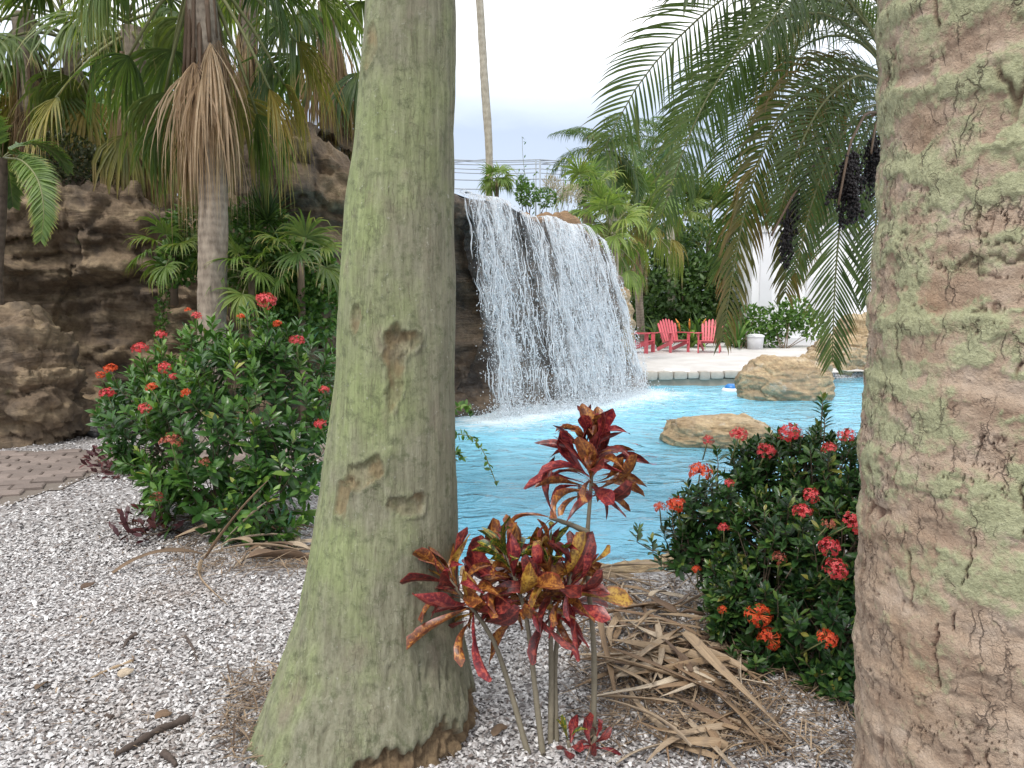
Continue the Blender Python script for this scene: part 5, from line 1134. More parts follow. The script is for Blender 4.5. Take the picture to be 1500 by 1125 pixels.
def croton(label, base, stems, mix, seed, leaf_len=0.145, polw=1.25):
    """stems: list of (path points, shoot length, leaf count)"""
    rg = np.random.default_rng(seed); th_ = thing('croton', label, 'croton plant', tuple(base))
    for pts, sl, nl, topgreen in stems:
        P = np.array(pts); t = np.linspace(0, 1, 14); L = np.concatenate([[0], np.cumsum(np.linalg.norm(np.diff(P, axis=0), axis=1))])
        pth = np.stack([np.interp(t * L[-1], L, P[:, k]) for k in range(3)], 1)
        for _ in range(2): pth[1:-1] = 0.25 * pth[:-2] + 0.5 * pth[1:-1] + 0.25 * pth[2:]
        rr = np.linspace(0.0115, 0.006, 14) * (1 + 0.06 * np.sin(np.arange(14) * 2.3)); V, Q, T = tube(pth, rr, 8); part('stem', MB().add(V, Q, T), MAT['croton_stem'], th_)
        ax = nrm(pth[-1] - pth[-4]); A = nrm(np.cross(ax, [0.3, 1, 0.1])); B = np.cross(ax, A)
        for i in range(nl):
            f = (i + 0.3) / nl; a = golden(i, seed) + rg.normal(0, 0.2); pol = 0.15 + polw * f ** 0.8 + rg.normal(0, 0.16)
            rad = math.cos(a) * A + math.sin(a) * B; d = nrm(ax * math.cos(pol) + rad * math.sin(pol)); nv = nrm(ax * math.sin(pol) - rad * math.cos(pol) + rg.normal(0, 0.45, 3))
            k = topgreen if (topgreen and f < 0.3 and rg.random() < 0.75) else mix[int(rg.integers(len(mix)))]
            o = link('leaf', CU[k][int(rg.integers(4))], None, th_); ls = leaf_len * rg.uniform(0.75, 1.12) * (0.72 + 0.4 * min(1, f * 2))
            o.matrix_local = orient(pth[-1] - ax * sl * f + d * 0.008, d, nv, ls, th_)
    return th_
def cp(px, py, Y): return tuple(at(px, py, Y))
b1 = gp(872, 1118); Yc = b1[1]
def gpt(px, py): q = gp(px, py); return (q[0], q[1], ground_h(q[0], q[1]) - 0.04)
croton('tall burgundy croton whose single bare stem carries one leaf cluster above the pool', gpt(868, 1090), [([gpt(868, 1090), cp(872, 960, 2.74), cp(856, 800, 2.72), cp(866, 735, 2.72), cp(868, 648, 2.72)], 0.20, 66, None),
        ([cp(862, 780, 2.72), cp(835, 768, 2.70), cp(805, 758, 2.66)], 0.05, 4, None)], ['burgundy', 'burgundy', 'mottled', 'mottled', 'crimson'], 301, 0.19, 1.35)
croton('wide croton with red, orange and green leaves on four thin stems before the mossy trunk', gpt(790, 1100), [
        ([gpt(778, 1112), cp(745, 1000, 2.62), cp(722, 930, 2.6), cp(655, 845, 2.56)], 0.20, 42, None), ([gpt(797, 1112), cp(785, 1020, 2.6), cp(772, 900, 2.6), cp(742, 812, 2.62)], 0.22, 50, 'green'),
        ([gpt(806, 1100), cp(808, 1000, 2.68), cp(806, 900, 2.68), cp(806, 815, 2.68)], 0.22, 50, 'green'), ([gpt(815, 1095), cp(812, 960, 2.72), cp(826, 880, 2.7), cp(838, 840, 2.66)], 0.15, 28, None)],
       ['burgundy', 'crimson', 'crimson', 'mottled', 'mottled', 'burgundy', 'mottled', 'burgundy', 'gold'], 302, 0.205, 1.5)
croton('short young croton sprouting at the foot of the tall burgundy one', gpt(845, 1118), [([gpt(838, 1122), cp(836, 1105, 2.6), cp(832, 1085, 2.6)], 0.07, 9, 'green'), ([gpt(868, 1122), cp(868, 1100, 2.6), cp(872, 1078, 2.6)], 0.08, 10, None)], ['burgundy', 'crimson', 'burgundy'], 303, 0.11)

# small purple plants at the foot of the left bush
for px, py, s_, lb in ((172, 700, 1, 'purple leafed plant between the paved path and the pink flowered bush'), (205, 790, 2, 'purple brown plant lying on the open shells by the red fallen leaves'), (148, 690, 3, 'small purple plant right at the corner of the paved path')):
    P = gp(px, py); leafy_shrub('purple_plant', lb, [(P[0], P[1], 0.07, 0.16), (P[0] + 0.13, P[1], 0.05, 0.12)], 130, 0.09, 0.016, 'purple_leaf', 400 + s_, (P[0], P[1], ground_h(P[0], P[1])), 'plant', 'purple plants at the foot of the bush', stems=5, stem_r=0.006, fill=0.7)
# trailing sprig beside the trunk
sp_ = thing('trailing_vine', 'thin green trailing sprigs reaching over the water from behind the mossy trunk', 'vine', tuple(at(640, 800, 4.5)))
rg = np.random.default_rng(9)
for pts in ([(640, 800, 4.5), (652, 660, 4.4), (668, 636, 4.35), (690, 638, 4.3), (708, 660, 4.3), (727, 708, 4.3)], [(640, 800, 4.5), (650, 640, 4.5), (664, 600, 4.5), (680, 592, 4.5), (694, 604, 4.5)], [(640, 800, 4.5), (655, 690, 4.5), (668, 660, 4.5), (677, 672, 4.5)]):
    P = np.array([at(*p) for p in pts]); t = np.linspace(0, 1, 60); L = np.linspace(0, 1, len(P)); pth = np.stack([np.interp(t, L, P[:, k]) for k in range(3)], 1)
    for _ in range(6): pth[1:-1] = 0.25 * pth[:-2] + 0.5 * pth[1:-1] + 0.25 * pth[2:]
    mb = MB(); V, Q, T = tube(pth, 0.0025, 4); part('stem', MB().add(V, Q, T), MAT['petiole'], sp_)
    leaves(pth[15:], np.gradient(pth, axis=0)[15:] * 30 + rg.normal(0, 0.8, (45, 3)), UP + rg.normal(0, 0.4, (45, 3)), 0.04, 0.010, rg.random(45), (0, 1, .8, 0), 0.1, 0.1, mb); part('foliage', mb, MAT['shrub_leaf'], sp_, 'stuff')

# ------------------------------------------------------------------ dry palm litter, sticks
LG = 'dry palm strips in the heap by the crotons'; LGL = 'dry palm strips under the pink flowered bush'
def dry_strip(p0, p1, wid, sag, label, group, seed, mat='litter', lift=0.02, fold=0.5, name='dry_palm_strip'):
    rg = np.random.default_rng(seed); p0, p1 = np.asarray(p0, float), np.asarray(p1, float); K = 9; t = np.linspace(0, 1, K); C = p0 + (p1 - p0) * t[:, None]
    side = nrm(np.cross(p1 - p0, UP)); C = C + side * (sag * np.sin(np.pi * t))[:, None] + side * 0.005 * np.sin(t * 7 + seed)[:, None]
    C[:, 2] = np.maximum(C[:, 2], ground_z(C[:, 0], C[:, 1]) + 0.004) + lift * np.sin(np.pi * t) ** 0.8 + 0.008 * rg.random()
    Tg = nrm(np.gradient(C, axis=0)); rol = rg.normal(0, 0.5) + 0.5 * np.sin(t * 4 + seed); S0 = nrm(np.cross(Tg, UP)); M0 = np.cross(S0, Tg)
    S = S0 * np.cos(rol)[:, None] + M0 * np.sin(rol)[:, None]; M = np.cross(S, Tg); w = wid * np.interp(t, [0, 0.15, 0.7, 1], [0.55, 1, 0.85, 0.15])[:, None]; th = 0.0025
    V = np.stack([C - S * w + M * w * fold, C, C + S * w + M * w * fold, C + S * w + M * (w * fold - th), C - M * th, C - S * w + M * (w * fold - th)], 1)
    mb = MB().add(V.reshape(-1, 3), np.array([(i * 6 + a, i * 6 + (a + 1) % 6, i * 6 + 6 + (a + 1) % 6, i * 6 + 6 + a) for i in range(K - 1) for a in range(6)]), tint=rg.random() * 0.6 + 0.1 * np.sin(np.arange(K * 6)), lu=np.repeat(t, 6), lv=np.tile(np.array([-1, 0, 1, 1, 0, -1.0]), K))
    return solo(name, mb, MAT[mat], label, 'dry leaf', tuple(C[0]), group)
rg = np.random.default_rng(21); fan0 = gp(905, 905); lay = 0
lab = 'tan dry palm strip in the litter heap between the crotons and the dark ixora bush'
for k in range(150):
    px = rg.uniform(830, 1090); py = rg.uniform(845, 1010) if rg.random() < 0.62 else rg.uniform(960, 1105)
    if px < 880 + (py - 900) * 0.3 and py > 930: px += 90
    q = gp(px, py); ang = rg.choice([rg.normal(-0.75, 0.4), rg.normal(0.6, 0.6), rg.normal(-0.1, 0.5), rg.uniform(-1.5, 1.5)]); L = rg.uniform(0.12, 0.52); d = np.array([math.cos(ang), math.sin(ang) * 1.25, 0])
    h = ground_h(q[0], q[1]); zz = h + 0.012 + 0.07 * rg.random() * math.exp(-((px - 960) / 90) ** 2)
    a, b = q + d * L / 2, q - d * L / 2; a[2] = zz; b[2] = zz + rg.normal(0, 0.015)
    dry_strip(a, b, rg.uniform(0.005, 0.018), rg.normal(0, 0.018), lab, LG, 500 + k, lift=rg.uniform(0.0, 0.022))
# a few long conspicuous ones
def gz(px, py, dz=0.0): q = gp(px, py); q[2] = ground_h(q[0], q[1]) + dz; return q
dry_strip(gz(1000, 955, .08), gz(1158, 1095, .02), 0.022, 0.04, 'longest tan dry palm strip running to the foot of the dark ixora bush', None, 601, lift=0.05)
dry_strip(gz(930, 965, .05), gz(1130, 1110, .02), 0.02, -0.05, 'long pale dry palm strip on bare shells below the litter heap', None, 602, lift=0.03)
dry_strip(gz(880, 930, .12), gz(905, 1040, .01), 0.016, 0.02, 'pale dry strip hanging down beside the tall croton stem', None, 603, lift=0.03)
dry_strip(gz(900, 1010, .04), gz(1000, 940, .03), 0.025, 0.03, 'broad curled tan dry strip beside the tall croton stem', None, 604, lift=0.05)
labl = 'tan dry palm strip lying beside the mossy trunk under the pink flowered bush'
for k in range(26):
    q = gp(rg.uniform(300, 455), rg.uniform(765, 835)); ang = rg.normal(0.1, 0.55); L = rg.uniform(0.15, 0.6); d = np.array([math.cos(ang), math.sin(ang), 0]); q[2] = ground_h(q[0], q[1]) + 0.015 + 0.05 * rg.random()
    dry_strip(q + d * L / 2, q - d * L / 2, rg.uniform(0.009, 0.024), rg.normal(0, 0.03), labl, LGL, 620 + k, lift=0.03)
dry_strip(gz(300, 825, .02), at(392, 705, 4.6), 0.012, 0.03, 'upright pale dry strip leaning from the litter into the pink flowered bush', None, 650, lift=0.02)
dry_strip(gz(330, 800, .05), at(390, 735, 4.75), 0.009, -0.03, 'thin dry strip leaning beside the upright pale one', None, 651, lift=0.02)
dry_strip(gz(365, 830, .03), gz(462, 822, .04), 0.05, 0.02, 'broad pinkish brown dry leaf sheath next to the mossy trunk', None, 652, lift=0.03, fold=0.7)
dry_strip(gz(295, 830, .03), gz(335, 890, .005), 0.014, 0.06, 'pale curved dry strip lying out on the open shells', None, 653, lift=0.01)
dry_strip(gz(165, 842, .01), gz(298, 818, .03), 0.018, -0.05, 'dark brown curled leaf stalk on the shells before the pink flowered bush', None, 654, 'fibre', 0.05)
def fibres(name, label, n, pxr, pyr, seed, Lr=(0.06, 0.25)):
    rg = np.random.default_rng(seed); q = np.array([gp(rg.uniform(*pxr), rg.uniform(*pyr)) for _ in range(n)]); q[:, 2] = ground_z(q[:, 0], q[:, 1]) + 0.012 + 0.02 * rg.random(n)
    a = rg.random(n) * 6.28; D = np.stack([np.cos(a), np.sin(a), rg.normal(0.08, 0.18, n)], 1)
    mb = strips(q, D, rg.uniform(*Lr, n), rg.uniform(0.0012, 0.004, n), rg.random(n), np.full(n, 0.12), 4, 0.3)
    tag(link(name, mb.mesh(name), MAT['fibre']), label, 'litter', kind='stuff')
fibres('leaf_litter', 'fine brown plant fibres and broken leaf bits under the dry strips', 1500, (850, 1120), (840, 1090), 31)
fibres('leaf_litter', 'brown matted fibres on the shells between the left bush and mossy trunk', 900, (250, 460), (755, 850), 32)
fibres('leaf_litter', 'reddish brown fibres around the flaring base of the mossy trunk', 900, (330, 500), (980, 1124), 33, (0.03, 0.13))
fibres('leaf_litter', 'dark dry bits in the shade under the dark ixora bush', 900, (1060, 1270), (960, 1120), 34, (0.03, 0.15))
fibres('leaf_litter', 'sparse brown specks of leaf strewn over the open shells', 260, (0, 380), (760, 1120), 35, (0.01, 0.06))
def stick(pts, r, mat, label):
    P = np.array([gz(px, py, r * 0.9) for px, py in pts]); t = np.linspace(0, 1, 16); L = np.linspace(0, 1, len(P)); pth = np.stack([np.interp(t, L, P[:, k]) for k in range(3)], 1)
    pth[:, 2] = ground_z(pth[:, 0], pth[:, 1]) + r * 1.1
    V, Q, T = tube(pth, r * (1 + 0.25 * np.sin(np.arange(16) * 1.7)) * np.linspace(1, 0.55, 16), 7); V = V + 0.25 * r * fbm(V * 60, 2)[:, None]
    solo('stick', MB().add(V, Q, T), MAT[mat], label, 'stick', tuple(pth[0]))
stick([(275, 1057), (235, 1075), (200, 1098), (170, 1115)], 0.016, 'stick_dark', 'thick dark stick lying on the shells')
stick([(272, 935), (283, 950), (290, 972)], 0.008, 'stick_dark', 'short dark twig on the open shells')
stick([(195, 970), (150, 985), (125, 998)], 0.007, 'stick_tan', 'thin tan twig lying alone on the shells')
stick([(200, 935), (188, 942), (182, 952)], 0.011, 'stick_dark', 'stubby dark bark piece on the open shells')
stick([(165, 1052), (158, 1050), (155, 1048)], 0.010, 'stick_dark', 'tiny dark nub of wood on the shells')
stick([(240, 1110), (250, 1118), (258, 1128)], 0.014, 'stick_dark', 'blackish broken stick end near the thick dark stick')
for px, py, k, m_ in ((230, 1055, 0, 'litter'), (175, 995, 1, 'litter'), (120, 868, 2, 'litter'), (52, 1015, 3, 'fibre'), (720, 1090, 4, 'fibre'), (1085, 1060, 5, 'litter'), (232, 788, 6, 'purple_leaf'), (255, 792, 7, 'purple_leaf')):
    dry_strip(gz(px, py, .01), gz(px + 22, py - 10, .012), 0.018, 0.0, ['tan fallen leaf touching the thick dark stick', 'yellowish fallen leaf beside the thin tan twig', 'small brown fallen leaf on the pale shells', 'grey brown fallen leaf on the open shells', 'grey fallen leaf on shells beneath the crotons', 'yellow fallen leaf below the litter heap', 'dark red fallen leaf at the edge of the left bush', 'reddish fallen leaf next to the dark red one'][k], None, 700 + k, m_, 0.006, 0.3, 'fallen_leaf')
# black plastic edging by the path
pth = np.array([gz(104, 618, 0.04), gz(118, 627, 0.04), gz(128, 637, 0.04), gz(142, 642, 0.04)]); V, Q, T = tube(pth, 0.035, 6); solo('edging', MB().add(V, Q, T), MAT['edging_black'], 'short black garden edging strip by the path', 'edging', tuple(pth[0]))

# ------------------------------------------------------------------ far shore: coping, chairs, discs, float
cop = thing('pool_coping', 'row of grey stone blocks edging the sand along the pool', 'stone edging', (4, 17.1, -0.3))
cl = np.array([(2.3, 16.72), (2.95, 16.80), (4.95, 16.98), (7.0, 18.14)]); segs = np.concatenate([[0], np.cumsum(np.linalg.norm(np.diff(cl, axis=0), axis=1))]); u = 0.0; rg = np.random.default_rng(44)
for ka in range(3):
    a0, a1 = cl[ka], cl[ka + 1]; dd = a1 - a0; ln_ = np.linalg.norm(dd); an = math.atan2(dd[1], dd[0]); Rz_ = np.array([[math.cos(an), -math.sin(an), 0], [math.sin(an), math.cos(an), 0], [0, 0, 1]])
    part('base_course', MB().add(boxv((*((a0 + a1) / 2 + np.array([-math.sin(an), math.cos(an)]) * 0.06), -0.30), (ln_ + 0.02, 0.2, 0.38), Rz_), BOXQ), MAT['coping_base'], cop, smooth=False)
while u < segs[-1] - 0.2:
    w = rg.uniform(0.22, 0.34); c = [np.interp(u + w / 2, segs, cl[:, k]) for k in (0, 1)]; d = [np.interp(u + w, segs, cl[:, k]) - np.interp(u, segs, cl[:, k]) for k in (0, 1)]; a = math.atan2(d[1], d[0]) + rg.normal(0, 0.05)
    n = 5; g = np.linspace(-1, 1, n); VV, QQ, off = [], [], 0
    for ax in range(3):
        for sg in (1, -1):
            A_, B_ = np.meshgrid(g, g, indexing='ij'); Pq = [None] * 3; Pq[ax] = np.full((n, n), sg * 1.0); Pq[(ax + 1) % 3] = A_ * sg; Pq[(ax + 2) % 3] = B_; VV.append(np.stack(Pq, -1).reshape(-1, 3)); QQ.append(grid_faces(n, n) + off); off += n * n
    D = np.concatenate(VV); D = D / (np.abs(D) ** 7).sum(1, keepdims=True) ** (1 / 7); D = D * np.array([w / 2 - 0.004, 0.12, 0.075 + rg.uniform(-.008, .02)]); D = D * (1 + 0.06 * fbm(D * 9 + u * 3, 2))[:, None]
    V = np.stack([D[:, 0] * math.cos(a) - D[:, 1] * math.sin(a) + c[0], D[:, 0] * math.sin(a) + D[:, 1] * math.cos(a) + c[1], D[:, 2] - 0.035 + rg.normal(0, 0.008)], 1)
    part('stone', MB().add(V, np.concatenate(QQ)), MAT['coping'], cop); u += w
for px, py, lb in ((991, 541, 'flat white disc in the sand near the pool coping'), (1101, 536, 'flat white disc in the sand behind the golden boulder')):
    q = gp(px, py, 0.06); th = np.linspace(0, 6.2832, 28, endpoint=False); V = []
    for r, z in ((0.0, 0.07), (0.22, 0.065), (0.26, 0.05), (0.27, 0.0)): V.append(np.stack([q[0] + r * np.cos(th) * 1.1, q[1] + r * np.sin(th), np.full(28, z)], 1))
    V = np.stack(V, 1); solo('sand_disc', MB().add(V.reshape(-1, 3), grid_faces(28, 4, True)), MAT['disc_white'], lb, 'disc', (q[0], q[1], 0))
q = gp(1071, 573, WATER_Z); fl = thing('pool_float', 'small blue and white float on the water by the golden boulder', 'float', (q[0], q[1], WATER_Z))
th = np.linspace(0, 6.2832, 20, endpoint=False)
for nm, prof, m_ in (('rim', ((0.0, -0.03), (0.17, -0.03), (0.19, 0.02), (0.16, 0.06), (0.1, 0.07)), 'float_white'), ('dome', ((0.13, 0.06), (0.12, 0.11), (0.07, 0.145), (0.0, 0.15)), 'float_blue')):
    V = np.stack([np.stack([q[0] + r * np.cos(th), q[1] + r * np.sin(th), np.full(20, WATER_Z + z)], 1) for r, z in prof], 1); part(nm, MB().add(V.reshape(-1, 3), grid_faces(20, len(prof), True)), MAT[m_], fl)

def slab(c, size, R, mb=None):
    """a board with chamfered long edges"""
    s = np.asarray(size, float) / 2; b = min(s) * 0.35; V = []
    for x in (-s[0], s[0]):
        for y, z in ((-s[1] + b, -s[2]), (s[1] - b, -s[2]), (s[1], -s[2] + b), (s[1], s[2] - b), (s[1] - b, s[2]), (-s[1] + b, s[2]), (-s[1], s[2] - b), (-s[1], -s[2] + b)): V.append((x, y, z))
    V = np.array(V) @ np.asarray(R).T + np.asarray(c); Q = [(k, (k + 1) % 8, 8 + (k + 1) % 8, 8 + k) for k in range(8)]
    Q += [(0, 7, 6, 1), (1, 6, 5, 2), (2, 5, 4, 3), (8, 9, 14, 15), (9, 10, 13, 14), (10, 11, 12, 13)]
    return (mb or MB()).add(V, Q)
def rotx(a): c, s = math.cos(a), math.sin(a); return np.array([[1, 0, 0], [0, c, -s], [0, s, c]])
def adirondack(label, loc, yaw, group):
    # local: +y is the way the chair faces
    th_ = thing('adirondack_chair', label, 'chair', loc, group); c, s = math.cos(yaw), math.sin(yaw); Rz = np.array([[c, -s, 0], [s, c, 0], [0, 0, 1]]); L0 = np.array(loc)
    def put(nm, mb):
        V = np.concatenate(mb.V) @ Rz.T + L0; m2 = MB(); m2.add(V, np.concatenate(mb.Q)); part(nm, m2, MAT['chair_red'], th_, smooth=False)
    Rslat = rotx(0.0)
    for k in range(6):                                                     # seat
        y = 0.30 - k * 0.095; put('seat_slat', slab((0, y, 0.365 - 0.018 * k + (0.0 if k else -0.01)), (0.54, 0.082, 0.022), rotx(0.19)))
    lean = 0.42; hts = (0.62, 0.70, 0.745, 0.76, 0.745, 0.70, 0.62)
    for k in range(7):                                                     # fanned back
        x = (k - 3) * 0.078; Lk = hts[k]; fan = (k - 3) * 0.012; mbk = MB(); hw = 0.034; tk = 0.02; prof = []
        for t, w in ((0, 0.85), (0.85, 1.0), (0.93, 0.9), (0.975, 0.62), (1.0, 0.25)): prof.append((t * Lk, w * hw))
        V = []
        for l, w in prof:
            for dx, dy in ((-w, tk / 2), (w, tk / 2), (w, -tk / 2), (-w, -tk / 2)):
                xx = x + dx + fan * l / 0.7 * 1.6; V.append((xx, -0.20 - l * math.sin(lean) + dy * math.cos(lean), 0.275 + l * math.cos(lean) + dy * math.sin(lean)))
        Q = [(r * 4 + a, r * 4 + (a + 1) % 4, r * 4 + 4 + (a + 1) % 4, r * 4 + 4 + a) for r in range(4) for a in range(4)] + [(16, 17, 18, 19), (3, 2, 1, 0)]
        put('back_slat', MB().add(V, Q))
    for z, y in ((0.42, -0.29), (0.74, -0.44)): put('back_rail', slab((0, y, z), (0.58, 0.05, 0.025), rotx(-0.4 + 1.57)))
    for sx in (-1, 1):
        put('arm', slab((sx * 0.34, 0.04, 0.575), (0.145, 0.74, 0.024), rotx(0.02)))
        put('front_leg', slab((sx * 0.30, 0.30, 0.283), (0.032, 0.11, 0.562), np.eye(3)))
        put('rear_leg', slab((sx * 0.255, -0.09, 0.185), (0.030, 0.90, 0.105), rotx(0.30)))
        put('arm_bracket', slab((sx * 0.335, 0.30, 0.51), (0.03, 0.05, 0.10), np.eye(3)))
def bz(x, y): return 0.03 + 0.05 * float(perlin(np.array([[x, y, 0.0]]) * 0.6)[0])
for px, py, yaw, lb in ((937, 517, -1.05 - 1.57 + 0.55, 'coral red slatted garden chair half hidden behind the waterfall spray'), (987, 516, -1.57 - 1.57 + 0.34, 'coral red slatted garden chair between the two other red chairs'), (1040, 517, -1.57 - 1.57 - 0.36, 'coral red slatted garden chair closest to the white wall')):
    q = gp(px, py, 0.02); adirondack(lb, (q[0], q[1], bz(q[0], q[1]) - 0.01), yaw, 'red chairs on the beach')

# white building
q = gp(1114, 509); bx0, by0 = q[0], 27.5
bd = thing('white_building', 'plain white building wall at the back of the beach', 'building', (bx0 + 4, by0, 0))
part('wall', MB().add(boxv((bx0 + 5, by0 + 2.0, 1.9), (10, 4, 3.9)), BOXQ), MAT['white_wall'], bd, smooth=False)
part('parapet', MB().add(boxv((bx0 + 5, by0 + 2.0, 3.95), (10.25, 4.25, 0.22)), BOXQ), MAT['white_trim'], bd, smooth=False)
part('plinth', MB().add(boxv((bx0 + 5, by0 + 1.97, 0.12), (10.1, 4.1, 0.3)), BOXQ), MAT['white_trim'], bd, smooth=False)
part('pilaster', MB().add(boxv((bx0 + 0.45, by0 - 0.03, 1.98), (0.4, 0.12, 3.7)), BOXQ), MAT['white_trim'], bd, smooth=False)
part('pilaster', MB().add(boxv((bx0 + 4.3, by0 - 0.03, 1.98), (0.4, 0.12, 3.7)), BOXQ), MAT['white_trim'], bd, smooth=False)
for xx in (2.4, 6.6):
    part('shutter', MB().add(boxv((bx0 + xx, by0 - 0.03, 1.7), (1.1, 0.09, 1.3)), BOXQ), MAT['white_trim'], bd, smooth=False)
q = gp(1106, 512); th = np.linspace(0, 6.2832, 24, endpoint=False); bn = thing('white_bin', 'short white round bin in front of the hedge end', 'bin', (q[0], q[1], 0.0))
for nm, prof in (('body', ((0.0, -0.02), (0.23, -0.02), (0.26, 0.35), (0.26, 0.40))), ('lid', ((0.285, 0.40), (0.285, 0.44), (0.2, 0.48), (0.0, 0.5)))):
    V = np.stack([np.stack([q[0] + r * np.cos(th), q[1] + r * np.sin(th), np.full(24, z)], 1) for r, z in prof], 1); part(nm, MB().add(V.reshape(-1, 3), grid_faces(24, 4, True)), MAT['white_trim'], bn)

# ------------------------------------------------------------------ background planting
leafy_shrub('shrub', 'light green airy shrub growing against the white wall', [sph(1140, 470, 26, 26), sph(1165, 460, 26, 24), sph(1190, 478, 26, 20), sph(1128, 490, 26, 18)], 1500, 0.16, 0.05, 'shrub_leaf', 801, gp(1150, 512) , stems=9, fill=0.6, tiny=True, stem_r=0.02)
leafy_shrub('shrub', 'low leafy shrub at the foot of the hedge by the bin', [sph(1085, 490, 26.5, 22), sph(1100, 465, 26.5, 16)], 700, 0.17, 0.05, 'shrub_leaf', 802, gp(1090, 512), stems=5, tiny=True, stem_r=0.02)
hd = [(955, 440, 30, 46), (1005, 420, 30, 52), (1055, 425, 30, 54), (1095, 440, 29.5, 42), (925, 400, 31, 46), (1030, 370, 31, 46), (1085, 380, 31, 40), (975, 375, 31, 40), (1120, 350, 34, 52), (1180, 330, 36, 55)]
labs = ['dense dark green shrub behind the middle red chair', 'tall dark green shrub with mixed leaves behind the red chairs', 'dense dark shrub behind the red chair by the wall', 'dark hedge shrub ending at the white wall', 'green shrub rising right behind the waterfall flank', 'taller shrub above the hedge behind the chairs', 'tall shrub above the hedge end near the white wall', 'shrub top showing past the yellow green fan palms', 'round tree crown showing over the white building', 'second round tree crown over the white building']
for k, (px, py, Y, r) in enumerate(hd):
    c = sph(px, py, Y, r); rr = c[3]; ss = [c, (c[0] - rr * .5, c[1] - .3, max(0.5, c[2] - rr * .8), rr * .75), (c[0] + rr * .5, c[1] - .2, max(0.5, c[2] - rr * .9), rr * .75)]
    if k < 8: ss.append((c[0], c[1], max(0.5, c[2] - rr * 1.5), rr * .8))
    leafy_shrub('hedge_shrub' if k < 8 else 'round_tree', labs[k], ss, 2000, 0.24, 0.065, 'hedge_leaf', 820 + k, (c[0], c[1], 0.0), 'shrub' if k < 8 else 'tree', 'shrubs behind the beach', stems=4, stem_r=0.05, tiny=True, gapc=-0.15)
def blades(name, label, px, py, n, L, W, mat, seed, grp=None, el=(85, 35)):
    q = gp(px, py); return tuft(name, label, (q[0], q[1], 0.02), n, L, W, mat, seed, el, 0.55, 'plant', grp, 6)
for k, (px, lb) in enumerate(((965, 'broad leaved tropical plant behind the two left red chairs'), (1012, 'broad leaved plant with orange blooms between the red chairs'), (1028, 'broad bright leaved plant just behind the gap of the chairs'), (1078, 'dark strap leaved plant behind the chair by the wall'))):
    t_ = blades('broad_leaf_plant', lb, px, 511, 16, 1.25, 0.085, 'shrub_leaf' if k % 2 else 'hedge_leaf', 850 + k)
    if k == 1:
        for dx in (-0.35, -0.05, 0.3):
            V, Q, T = tube([np.array(t_.location) + np.array([dx, 0, 0.55]), np.array(t_.location) + np.array([dx * 1.2, 0, 0.8]), np.array(t_.location) + np.array([dx * 1.5, -0.05, 0.95])], [0.02, 0.04, 0.008], 6); part('bloom', MB().add(V, Q, T), MAT['bract'], t_)
# palms behind the waterfall
FG = None
def bg_fan(label, px, py, Y, R, seed, lm='fan_leaf_bright', n=22, base_px=None, skirt=3, r=0.13, elr=(80, -50)):
    c = at(px, py, Y); return fan_palm('fan_palm', label, (c[0] + 0.1, Y, 0.0), c, r, r * 0.9, n, R, seed, leafm=lm, skirt=skirt, elr=elr, nseg=24, K=5, yellow=0.3, skirt_drop=0.6)
bg_fan('yellow green fan palm with bare trunk between waterfall flank and hedge', 938, 322, 26.5, 1.2, 901, skirt=4, elr=(80, -25))
bg_fan('short yellow green fan palm touching the waterfall rim', 893, 350, 20, 0.9, 902, elr=(80, -30))
bg_fan('bright fan palm beneath the drooping feather palm', 905, 318, 25, 1.0, 903)
bg_fan('yellow green fan palm above the hedge', 985, 318, 33.5, 1.35, 904, skirt=3, elr=(80, -20))
bg_fan('dark fan palm between the bright ones and the date palm', 1040, 335, 34, 1.4, 905, 'fan_leaf', elr=(80, -20))
bg_fan('bright low fan palm at the waterfall shoulder', 862, 300, 21, 0.75, 906, n=16)
c = at(897, 225, 24)
feather_palm('queen_palm', 'tall drooping feather palm against the sky behind the waterfall', (c[0], 24, 0), c, 0.17, 0.14, 26, 2.0, 0.62, 911, 'pale_bark', 'queen_leaf', 44, 0.018, (75, -50), (1.3, 2.0), 1.0, 0.3, K=4)
c = at(985, 215, 30)
feather_palm('queen_palm', 'second drooping feather palm partly behind the date palm fronds', (c[0], 30, 0), c, 0.17, 0.14, 22, 2.5, 0.62, 912, 'pale_bark', 'queen_leaf', 40, 0.02, (75, -50), (1.3, 2.0), 1.0, 0.3, K=4)
c = at(1215, 250, 33)
feather_palm('queen_palm', 'distant feather palm over the white building', (c[0], 33, 0), c, 0.17, 0.14, 20, 2.5, 0.62, 913, 'pale_bark', 'queen_leaf', 36, 0.022, (75, -50), (1.3, 2.0), 1.0, 0.3, K=4)
# slim bare trunk against the sky
tp = thing('slim_palm', 'slim pale leaning palm trunk standing behind the waterfall', 'palm tree', (at(717, 500, 19.2)[0], 19.2, 0))
rw = [(-0.15, at(717, 500, 19.2)[0], 19.2, 0.12)] + sorted([(at((l + r) / 2, py, 19.2)[2], at((l + r) / 2, py, 19.2)[0], 19.2, (r - l) / 2 * 19.2 / F) for py, l, r in ((300, 711, 722), (240, 712, 722), (200, 710, 721), (165, 707, 719), (130, 704.5, 716), (80, 702, 713), (0, 697, 708), (-60, 694, 705))]) + [(13.5, at(680, -60, 19.2)[0] - 0.1, 19.2, 0.075)]
part('trunk', trunk_mb(rw, 16, 160, lambda TH, Z, R: (0.008 * fbm(np.stack([np.cos(TH), np.sin(TH), Z * 3], -1), 3), {})), MAT['pale_bark'], tp)
feather_palm(None, None, None, (rw[-1][1], 19.2, 13.45), 0, 0, 12, 2.4, 0.6, 17, None, 'queen_leaf', 36, 0.02, (70, -30), (1.2, 1.9), 0.8, 0.3, into=tp, K=4)
